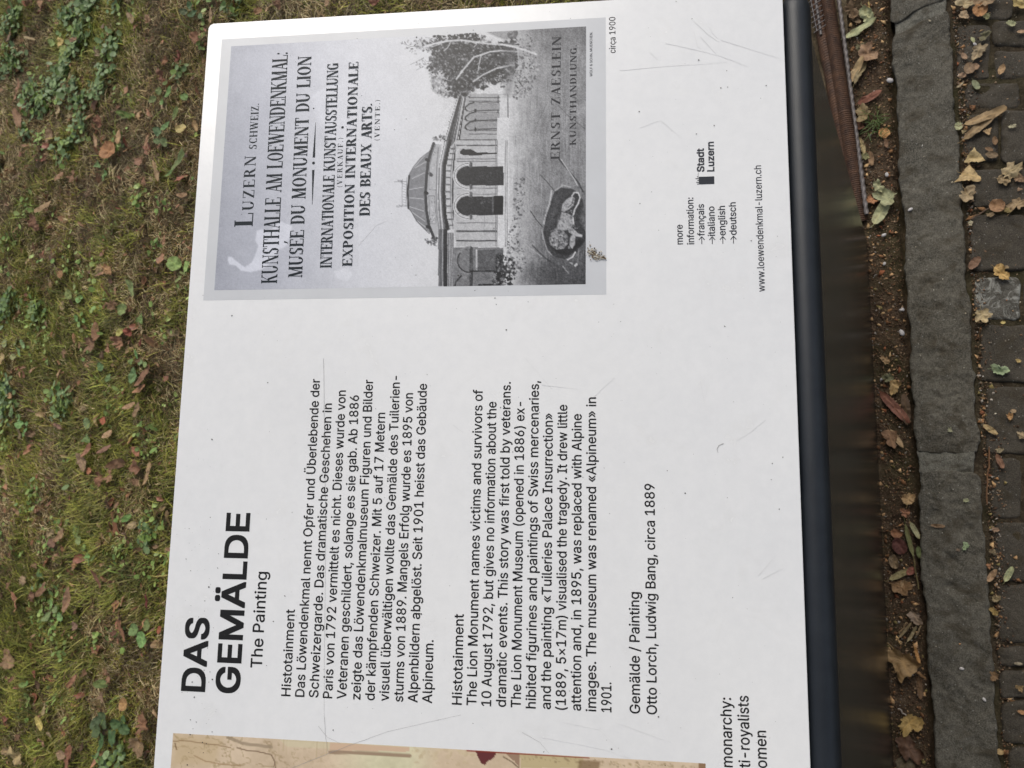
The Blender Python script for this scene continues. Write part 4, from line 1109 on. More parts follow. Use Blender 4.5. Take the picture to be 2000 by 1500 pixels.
wm_ = thing("wire_mesh", "grey wire mesh mat lying between the rusty conduit and the dark metal sheet", "wire mesh", tuple(G(1592, 40)))
for k, (a, b) in enumerate((((1588, -40), (1606, 78)), ((1576, -40), (1598, 70)))):
    V, F = tube(gl(a, b, 30, 0.020), 0.0028 if k == 0 else 0.0015, 8); me = mesh_np("rod", V - np.array(wm_.location), F); obj("rod", me, ROPE, wm_, smooth=True)
for k in range(12):
    y = -38 + k * 9.5
    V, F = tube(gl((1570 + k * 2, y + 10), (1594 + k * 2.0, y - 6), 10, 0.024), 0.0010, 6); me = mesh_np("wire", V - np.array(wm_.location), F); obj("wire", me, ROPE, wm_, smooth=True)

# ------------------------------------------------------------------ leaves
def leaf_mesh(kind, asp, curl, bend, crum, seed):
    r = np.random.RandomState(seed); NA, NR = 36, 5
    ph = np.linspace(0, 2 * math.pi, NA, endpoint=False)
    crum = crum * (1.7 if kind in ('rag', 'lobed') else 1.0)
    c, s = np.cos(ph), np.sin(ph)
    if kind == 'oval': R = asp / np.sqrt((asp * c) ** 2 + s ** 2) * (1 + 0.10 * np.clip(np.abs(c) - 0.85, 0, 1) * 5)
    elif kind == 'lance': R = asp / np.sqrt((asp * c) ** 2 + s ** 2) * (0.88 + 0.12 * np.abs(c) ** 8)
    elif kind == 'round': R = np.ones(NA) * asp / np.sqrt((asp * c) ** 2 + s ** 2)
    elif kind == 'lobed':
        R = 0.58 + 0.40 * np.abs(np.cos(2.5 * ph + 0.25 * np.sin(ph + seed))) ** 1.3 * (0.7 + 0.3 * np.cos(ph)); R = R * (1 - 0.18 * (c < -0.7)) * (1 + 0.10 * np.sin(ph * 11 + seed)); R = R * (asp + (1 - asp) * np.abs(c))
    elif kind == 'tri':
        k = 3; R = np.cos(math.pi / k) / np.cos((ph + r.rand() * 0.3) % (2 * math.pi / k) - math.pi / k); R = R * (asp + (1 - asp) * np.abs(c))
    else:
        R = 0.74 + 0.20 * np.cos(ph * 2 + r.rand() * 6) * r.rand() + 0.16 * np.cos(ph * 3 + r.rand() * 6) * r.rand() + 0.10 * np.cos(ph * 7 + r.rand() * 6) * r.rand() + 0.16 * (r.rand(NA) - 0.4) - 0.35 * np.exp(-((ph - r.uniform(1, 5)) / 0.22) ** 2) * (r.rand() > .35); R = R * (asp + (1 - asp) * np.abs(c))
    R = R * (1 + (0.03 if kind in ('oval', 'round', 'lance') else 0.07) * r.normal(size=NA))
    V = [(0, 0, 0)]; W = [1.0]
    for i in range(1, NR + 1):
        q = (i / NR) ** 0.9
        for k in range(NA):
            V.append((R[k] * c[k] * q, R[k] * s[k] * q, 0)); x, y = R[k] * c[k] * q, R[k] * s[k] * q
            side = abs(((x - abs(y) * 0.8) * 4.0) % 1 - 0.5) * 2
            W.append(max(math.exp(-(y / 0.045) ** 2), 0.45 * max(0, 1 - side / 0.16)))
    V = np.array(V); W = np.array(W)
    z = crum * 0.42 * (fbm(V[:, 0] + seed, V[:, 1], 1.9, seed % 50, 4) - 0.5) * 2 + 0.10 * np.abs(V[:, 1]) * (1 if seed % 2 else -1)
    V[:, 2] = z
    if curl:
        k = curl; y = V[:, 1].copy(); V[:, 1] = np.sin(y * k) / k; V[:, 2] += (1 - np.cos(y * k)) / k
    if bend:
        k = bend; x = V[:, 0].copy(); zz = V[:, 2].copy(); V[:, 0] = np.sin(x * k) / k - zz * np.sin(x * k); V[:, 2] = (1 - np.cos(x * k)) / k + zz * np.cos(x * k)
    F = [[0, 1 + k, 1 + (k + 1) % NA] for k in range(NA)]
    for i in range(NR - 1):
        for k in range(NA):
            a = 1 + i * NA + k; b = 1 + i * NA + (k + 1) % NA; F += [[a, a + NA, b + NA], [a, b + NA, b]]
    n = len(V); L0 = V[1 + (NR - 1) * NA + NA // 2].copy(); st = []   # stalk
    for j in range(4):
        p = L0 + np.array([-0.13 * j, 0.03 * j * j * (r.rand() - 0.5), 0.03 * j])
        st += [p + [0, 0.018, 0], p + [0, -0.018, 0], p + [0, 0, 0.025]]
    V = np.concatenate([V, np.array(st)]); W = np.concatenate([W, np.ones(12) * 0.8])
    for j in range(3):
        for k in range(3):
            a = n + j * 3 + k; b = n + j * 3 + (k + 1) % 3; F += [[a, b, b + 3], [a, b + 3, a + 3]]
    V[:, 2] -= V[:, 2].min()
    me = mesh_np("fallen_leaf", V, np.array(F))
    at = me.attributes.new("vein", 'FLOAT', 'POINT'); at.data.foreach_set("value", (W * 0.6).astype(np.float32))
    return me


CACHE = {}
def y_far(p): return p[1] > 0.4
def put_leaf(name, x, y, ln, ang, kind, asp, curl, bend, rgb, z, label, cat="leaf", group=None, tilt=0.0, seed=None, parent=None):
    seed = seed if seed is not None else int(x * 7 + y * 13) % 9973
    key = (kind, round(asp, 1), round(curl, 1), round(bend, 1), seed % 17)
    if key not in CACHE: CACHE[key] = leaf_mesh(kind, asp, curl, bend, 0.6, seed)
    p = G(x, y, z); d = G(x + 6 * math.cos(math.radians(ang)), y + 6 * math.sin(math.radians(ang)), z) - p
    mpp = np.linalg.norm(p - CAM) * (RR[2] @ ((p - CAM) / np.linalg.norm(p - CAM))) / FPX
    o = obj(name, CACHE[key], LEAF, parent, smooth=True)
    s = ln * mpp / 2; o.scale = (s, s, s)
    o.rotation_euler = (random.uniform(-tilt, tilt), random.uniform(-tilt, tilt), math.atan2(d[1], d[0]))
    o.location = p if parent is None else Vector(p) - parent.location
    c = srgb(*rgb); c = (c[0], c[1] * 1.08, c[2] * 0.88); f = random.uniform(0.90, 1.05) * (0.80 if y_far(p) else 0.90); m_ = 0.3 * c[0] + 0.6 * c[1] + 0.1 * c[2]; sa = 0.24 if max(rgb) - min(rgb) > 30 else 0.0
    o.color = tuple((q * (1 - sa) + m_ * sa) * f for q in c[:3]) + (1,)
    if parent is None: tag(o, label, cat, group)
    return o


# colours as they look in the photograph
TAN = (176, 146, 108); ORG = (178, 118, 62); BRN = (136, 98, 66); PAL = (176, 172, 132); RED = (128, 72, 58); YEL = (206, 176, 92); PNK = (160, 122, 98); OLV = (128, 122, 84)
paved = [
 (1884, 8, 42, 30, 'rag', .7, 0, .4, (186, 158, 122), "pale tan ragged leaf at the top edge of the photo against the kerb"),
 (1882, 30, 26, 70, 'rag', .7, .6, .5, (176, 142, 112), "small tan crumpled leaf just under the pale ragged one at the top of the kerb"),
 (1922, 2, 50, -20, 'rag', .7, .5, .3, (162, 128, 98), "brown ragged leaf under the round orange leaf at the top edge"),
 (1914, 20, 28, 80, 'round', .95, .3, .2, ORG, "round orange leaf lying on brown litter at the top edge of the paving"),
 (1927, 33, 18, 50, 'rag', .8, .4, .3, OLV, "small olive brown leaf scrap touching the round orange leaf"),
 (1992, 9, 30, 20, 'rag', .7, .4, .2, (190, 158, 88), "mustard leaf scrap in the upper right corner of the photo"),
 (1975, 47, 20, 0, 'rag', .7, .3, .2, PAL, "pale yellow green leaf scrap on the dark sett in the upper right corner"),
 (1995, 62, 14, 0, 'oval', .5, .5, 0, (196, 150, 118), "tiny pinkish tan leaf scrap at the right edge near the top"),
 (1900, 78, 12, 60, 'oval', .5, .3, 0, (178, 174, 130), "tiny pale green oval leaf on the first whole sett from the top"),
 (1922, 72, 26, 95, 'rag', .8, .4, .4, (112, 104, 88), "grey brown withered leaf in the mossy joint near the top"),
 (1911, 102, 40, -65, 'rag', .6, .5, .4, (160, 134, 106), "tan ragged leaf lying lengthwise above two small rounded brown leaves"),
 (1883, 110, 15, 50, 'oval', .6, .4, .2, PNK, "small pinkish leaf beside the kerb left of the two rounded brown leaves"),
 (1893, 134, 24, 70, 'round', .8, .5, .3, (146, 112, 86), "rounded brown leaf, left one of a touching pair near the kerb"),
 (1905, 130, 15, 40, 'round', .8, .3, .2, (166, 124, 96), "small tan leaf, right one of a touching pair near the kerb"),
 (1956, 136, 20, 110, 'oval', .6, .6, .4, (190, 144, 100), "small orange tan curled leaf in the joint among dark setts"),
 (1878, 148, 18, 20, 'rag', .7, .4, .2, PNK, "small pink brown scrap of leaf in the soil against the kerb"),
 (1906, 166, 22, 55, 'oval', .5, .3, .2, (134, 134, 116), "grey green oval leaf lying on the wide sett"),
 (1875, 167, 18, -40, 'lance', .25, .4, .8, (178, 154, 128), "pale curved bean shaped leaf against the kerb edge"),
 (1924, 230, 78, -24, 'lance', .28, .5, .1, (160, 126, 88), "large long brown leaf folded along its rib, upper one of a pair on the setts"),
 (1912, 250, 66, -38, 'lance', .28, .4, .1, (164, 130, 94), "large long brown leaf, lower one of a pair on the setts"),
 (1929, 257, 20, 60, 'tri', .9, .3, .3, (178, 138, 96), "small tan three pointed leaf at the tip of the large long brown pair"),
 (1872, 247, 17, 80, 'round', .8, .4, .3, PAL, "small pale green round leaf pressed against the kerb beside the brown pair"),
 (1882, 257, 14, -30, 'tri', .7, .4, .2, (166, 140, 100), "tiny tan triangular leaf between kerb and the large brown pair"),
 (1977, 247, 14, 0, 'rag', .7, .3, .1, (190, 176, 150), "tiny cream scrap on the sett right of the large brown pair"),
 (1943, 275, 16, 80, 'oval', .6, .5, .2, BRN, "small brown leaf in the vertical joint below the large brown pair"),
 (1932, 292, 14, 20, 'oval', .6, .4, .2, BRN, "tiny brown leaf at the left of the vertical joint"),
 (1937, 303, 20, 10, 'oval', .7, .5, .2, (134, 106, 80), "small brown oval leaf right of the tan star shaped leaf"),
 (1902, 308, 46, 10, 'tri', .75, .3, .3, (196, 162, 108), "yellowish tan three pointed leaf, topmost of three beside the kerb"),
 (1892, 343, 52, 15, 'tri', .85, .3, .2, (194, 156, 102), "large golden tan triangular leaf, middle of three beside the kerb"),
 (1890, 382, 44, 60, 'rag', .75, .5, .4, (180, 150, 118), "tan leaf with a dark tear, lowest of three beside the kerb"),
 (1973, 336, 50, -28, 'lobed', .8, .3, .3, (176, 148, 112), "tan lobed leaf lying on the dark sett near the right edge"),
 (1960, 353, 34, 10, 'rag', .5, .3, .2, (158, 128, 94), "thin brown scrap under the tan lobed leaf near the right edge"),
 (1992, 350, 24, 0, 'rag', .7, .5, .3, (146, 110, 84), "brown crumpled leaf touching the right edge"),
 (1991, 370, 12, 0, 'tri', .8, .3, .3, (160, 122, 98), "tiny pinkish brown leaf near the right edge"),
 (1986, 400, 44, -50, 'rag', .6, .6, .3, (166, 132, 98), "brown ragged leaf leaning over the joint at the right edge"),
 (1968, 411, 18, 20, 'rag', .7, .3, .2, (150, 124, 66), "small mustard leaf scrap left of the ragged leaf at the right edge"),
 (1947, 403, 29, 30, 'round', .9, .5, .3, (160, 112, 74), "round orange brown leaf on the joint between two large setts"),
 (1934, 420, 16, 20, 'rag', .8, .3, .3, (150, 120, 90), "small tan scrap below left of the round orange brown leaf"),
 (1895, 436, 14, -60, 'rag', .6, .3, .3, (186, 168, 144), "small cream leaf scrap near the kerb on bare soil"),
 (1903, 514, 27, -50, 'oval', .6, .4, .2, (134, 94, 74), "reddish brown oval leaf near the kerb above the white flecked sett"),
 (1955, 534, 38, 40, 'rag', .8, .5, .4, (204, 156, 76), "bright yellow orange leaf on the white flecked sett"),
 (1966, 522, 10, 0, 'rag', .7, .3, .2, (170, 140, 106), "tiny tan scrap above the bright yellow orange leaf"),
 (1919, 615, 40, 70, 'lobed', .9, .3, .2, (188, 160, 122), "pale tan maple leaf touching the kerb below the white flecked sett"),
 (1959, 630, 8, 0, 'round', .8, .3, .2, YEL, "tiny yellow crumb of leaf right of the pale tan maple leaf"),
 (1953, 723, 36, 8, 'rag', .5, .2, .2, (150, 160, 138), "pale grey green leaf lying flat on a dark sett"),
 (1989, 705, 12, 60, 'rag', .7, .3, .2, (196, 160, 90), "tiny yellow leaf scrap at the right edge above the middle"),
 (1972, 813, 18, 80, 'rag', .7, .5, .3, (184, 130, 70), "small orange curled leaf in the joint near the right edge"),
 (1979, 803, 10, 0, 'round', .8, .3, .2, (176, 140, 106), "tiny tan scrap above the small orange curled leaf"),
 (1934, 839, 30, 35, 'lance', .4, .6, .2, (178, 144, 96), "tan boat shaped leaf beside the kerb above the broken mortar"),
 (1996, 850, 24, 60, 'rag', .7, .4, .3, (178, 148, 116), "tan leaf cut by the right edge of the photo"),
 (1952, 879, 18, 10, 'rag', .8, .5, .3, (150, 130, 104), "grey tan crumpled leaf right of the broken kerb mortar"),
 (1953, 901, 30, 65, 'lance', .4, .3, .2, (146, 98, 76), "reddish brown pointed leaf beside the corner of a sett"),
 (1944, 1034, 16, -10, 'rag', .7, .4, .3, (160, 122, 100), "small pinkish leaf scrap in the soil along the kerb"),
 (1940, 1078, 18, 20, 'rag', .6, .6, .3, (146, 122, 94), "small crumpled tan scrap right of the kerb in the gritty soil"),
 (1931, 1105, 16, 70, 'tri', .7, .3, .2, (166, 108, 68), "small orange brown leaf tip just above the looped tan leaf"),
 (1937, 1124, 32, -55, 'lance', .4, .9, .5, (164, 124, 92), "looped tan leaf squeezed against the kerb"),
 (1970, 1121, 34, -62, 'lance', .38, .2, .2, (172, 172, 130), "pale yellow green pointed leaf standing out on the dark sett"),
 (1945, 1169, 20, 20, 'rag', .8, .5, .3, (146, 122, 88), "small brown crumpled leaf below the looped tan leaf"),
 (1941, 1194, 20, 50, 'rag', .7, .5, .3, (160, 126, 56), "mustard brown leaf scrap in the soil beside the kerb"),
 (1989, 1296, 13, 5, 'oval', .5, .3, .1, (172, 152, 134), "small pinkish cream scrap in a joint at the right edge"),
 (1941, 1320, 26, 100, 'rag', .6, .5, .3, (134, 98, 64), "brown crumpled leaf wedged beside the kerb lower down"),
 (1991, 1343, 18, 0, 'rag', .7, .4, .2, (160, 124, 76), "small tan brown leaf at the right edge lower down"),
 (1996, 1391, 14, 20, 'oval', .6, .3, .2, (184, 126, 76), "small orange oval leaf at the right edge lower down"),
 (1953, 1468, 13, 0, 'round', .9, .3, .2, (190, 150, 96), "small yellowish leaf scrap near the bottom of the paving"),
]
for (x, y, ln, an, kd, asp, cu, be, rgb, lb) in paved:
    put_leaf("fallen_leaf", x, y, ln, an, kd, asp, cu, be, rgb, 0.0015, lb, tilt=0.06)
onkerb = [(1855, 840, 13, 60, 'rag', .7, .3, .2, (160, 154, 140), "small whitish leaf scrap on the kerb above the mortar joint"), (1887, 977, 13, -30, 'rag', .6, .3, .2, (168, 166, 132), "small pale yellow leaf scrap on the kerb below the mortar joint"),
          (1832, 1027, 25, 5, 'lance', .35, .5, .1, (134, 100, 74), "small brown oval leaf lying on the kerb top"), (1886, 1066, 19, -60, 'rag', .7, .3, .2, (146, 158, 134), "pale grey green leaf scrap on the kerb top"),
          (1871, 1074, 10, 10, 'rag', .6, .3, .2, (130, 106, 94), "tiny pinkish scrap beside the pale green one on the kerb")]
for (x, y, ln, an, kd, asp, cu, be, rgb, lb) in onkerb:
    put_leaf("fallen_leaf", x, y, ln, an, kd, asp, cu, be, rgb, 0.0065, lb, tilt=0.04)
bed = [
 (1694, 30, 46, 60, 'rag', .6, 1.6, .8, (180, 176, 134), "pale yellow green curled leaf with a dark hollow, near the top of the soil strip"),
 (1680, 58, 58, -32, 'lance', .28, .6, .2, (176, 174, 132), "pale green narrow leaf slanting across the top of the soil strip"),
 (1663, 22, 44, 60, 'rag', .5, 1.4, .6, (122, 92, 66), "dark brown rolled leaf beside the twisted bar at the top"),
 (1672, 40, 30, 30, 'lance', .3, 1.2, .6, (140, 110, 82), "brown curled leaf strip under the pale narrow leaf"),
 (1697, 12, 18, 85, 'lance', .18, .3, .1, (196, 160, 76), "short yellow leaf stalk upright at the top of the soil strip"),
 (1696, 106, 50, 50, 'rag', .8, .6, .5, (166, 124, 96), "large tan and pinkish leaf with a point, in the upper soil strip"),
 (1682, 95, 28, 20, 'rag', .8, .5, .3, (128, 116, 84), "olive brown leaf overlapped by the large tan and pinkish one"),
 (1672, 140, 56, -62, 'lance', .30, 1.3, .2, (172, 138, 98), "tan folded leaf, left one of two strips below the large tan leaf"),
 (1681, 143, 52, -66, 'lance', .26, 1.0, .2, (146, 124, 90), "greyish tan folded leaf, right one of two strips below the large tan leaf"),
 (1698, 191, 44, -30, 'lance', .34, .6, .3, (146, 84, 66), "reddish pointed leaf lying across the upper soil strip"),
 (1688, 226, 46, 60, 'rag', .5, 1.0, .6, (160, 132, 92), "tan torn leaf beside a small green grass tuft"),
 (1680, 245, 34, 80, 'rag', .5, 1.3, .5, (104, 62, 38), "dark red brown rolled leaf next to the twisted bar"),
 (1727, 260, 21, 20, 'round', .85, .4, .3, (196, 134, 62), "bright orange small leaf near the kerb in the upper soil strip"),
 (1684, 285, 34, 70, 'lance', .3, .8, .4, (166, 140, 96), "tan narrow leaf leaning on the twisted bar"),
 (1702, 310, 30, 80, 'lance', .4, .8, .3, (156, 116, 84), "brown upright leaf above the large pale crumpled leaf"),
 (1731, 280, 20, 80, 'lance', .4, .8, .3, (130, 92, 68), "small brown leaf against the kerb below the bright orange one"),
 (1690, 305, 20, 20, 'rag', .7, .6, .3, (156, 146, 98), "olive tan scrap left of the brown upright leaf"),
 (1714, 366, 34, 60, 'rag', .5, 1.0, .8, (172, 166, 128), "pale crumpled leaf tip, upper part of the big pale pair"),
 (1731, 388, 52, 30, 'rag', .75, 1.0, .5, (170, 166, 128), "large pale crumpled leaf, the biggest in the soil strip"),
 (1720, 415, 58, -62, 'lance', .42, .9, .3, (176, 170, 130), "pale folded leaf pointing down below the big crumpled one"),
 (1700, 392, 30, 12, 'rag', .5, 1.0, .3, (176, 112, 66), "orange brown small curled leaf left of the big pale leaf"),
 (1728, 703, 22, 60, 'rag', .7, .8, .3, (170, 130, 88), "small tan leaf in the middle of the soil strip"),
 (1735, 738, 26, 0, 'rag', .8, .6, .3, (126, 120, 88), "olive grey leaf scrap in the middle of the soil strip"),
 (1749, 755, 34, -70, 'rag', .7, .8, .4, (186, 146, 90), "yellow tan upright leaf above the reddish rolled leaf"),
 (1748, 796, 78, 47, 'lance', .24, 1.5, .1, (140, 84, 70), "long reddish brown rolled leaf slanting across the soil strip"),
 (1768, 800, 60, 85, 'lance', .3, .8, .2, (92, 66, 44), "dark brown leaf between the reddish rolled leaf and the kerb"),
 (1738, 855, 44, 70, 'rag', .6, 1.0, .4, (140, 98, 68), "brown folded leaf below the reddish rolled leaf, against the metal foot"),
 (1752, 858, 42, 55, 'lance', .26, .9, .3, (172, 136, 100), "tan edge strip of a leaf right of the brown folded leaf"),
 (1775, 975, 34, -80, 'rag', .75, .7, .4, (176, 134, 86), "orange tan leaf against the kerb level with the mortar joint"),
 (1767, 1001, 24, 10, 'rag', .7, .8, .2, (164, 104, 72), "orange brown leaf scrap below the orange tan one"),
 (1751, 1042, 20, 20, 'round', .85, .6, .3, (166, 106, 70), "small orange brown round leaf in the lower middle of the strip"),
 (1755, 1066, 32, 60, 'round', .8, .7, .4, (100, 52, 46), "dark red round leaf in the lower middle of the strip"),
 (1746, 1096, 28, 80, 'round', .7, 1.6, .5, (146, 116, 88), "tan rolled up leaf ring below the dark red leaf"),
 (1775, 1055, 66, 75, 'lance', .14, .6, .4, (104, 100, 54), "olive green curved leaf stalk beside the dark red leaf"),
 (1787, 1036, 34, 60, 'lance', .3, .6, .4, (150, 142, 108), "pale olive leaf strip near the kerb"),
 (1795, 1078, 20, 80, 'oval', .5, .4, .2, (104, 112, 62), "small green oval leaf at the kerb side"),
 (1779, 1115, 18, -40, 'oval', .7, .5, .3, (146, 78, 62), "small bright red brown leaf near the kerb"),
 (1757, 1122, 44, -25, 'lance', .3, 1.0, .4, (134, 118, 76), "olive tan curled strip above the rust coloured lump"),
 (1762, 1148, 48, 20, 'rag', .6, .8, .3, (148, 106, 66), "rust coloured lumpy leaf in the lower soil strip"),
 (1766, 1141, 18, 80, 'round', .8, .8, .3, (172, 132, 92), "small tan rounded leaf on the rust coloured lumpy one"),
 (1789, 1206, 36, 65, 'rag', .6, .7, .3, (150, 122, 108), "pinkish grey leaf fragment beside the kerb"),
 (1768, 1231, 40, -50, 'lance', .16, .6, .4, (136, 112, 82), "brown stick like leaf strip, left one of two"),
 (1783, 1237, 38, -60, 'lance', .16, .6, .4, (150, 128, 96), "tan stick like leaf strip, right one of two"),
 (1765, 1292, 78, 55, 'rag', .75, .7, .4, (156, 118, 72), "big golden brown torn leaf in the lower soil strip"),
 (1792, 1280, 34, 75, 'lance', .22, .8, .2, (186, 126, 54), "bright orange leaf sliver beside the big golden brown leaf"),
 (1793, 1313, 34, 40, 'lance', .22, .8, .2, (150, 104, 60), "brown leaf sliver below the bright orange one"),
 (1796, 1343, 40, 85, 'lance', .3, .9, .3, (104, 72, 44), "dark brown leaf standing against the kerb"),
 (1776, 1412, 58, -40, 'rag', .55, 1.0, .5, (178, 138, 62), "yellow golden folded leaf near the bottom of the soil strip"),
 (1777, 1462, 66, 60, 'rag', .6, .9, .4, (104, 70, 54), "dark reddish brown crumpled leaf at the bottom of the soil strip"),
 (1770, 1492, 48, -30, 'rag', .7, .7, .3, (104, 88, 68), "grey brown veined leaf cut by the bottom edge of the photo"),
]
for (x, y, ln, an, kd, asp, cu, be, rgb, lb) in bed:
    put_leaf("fallen_leaf", x, y, ln * 1.05, an, kd, asp, cu, be, rgb, -0.002, lb, tilt=0.25)

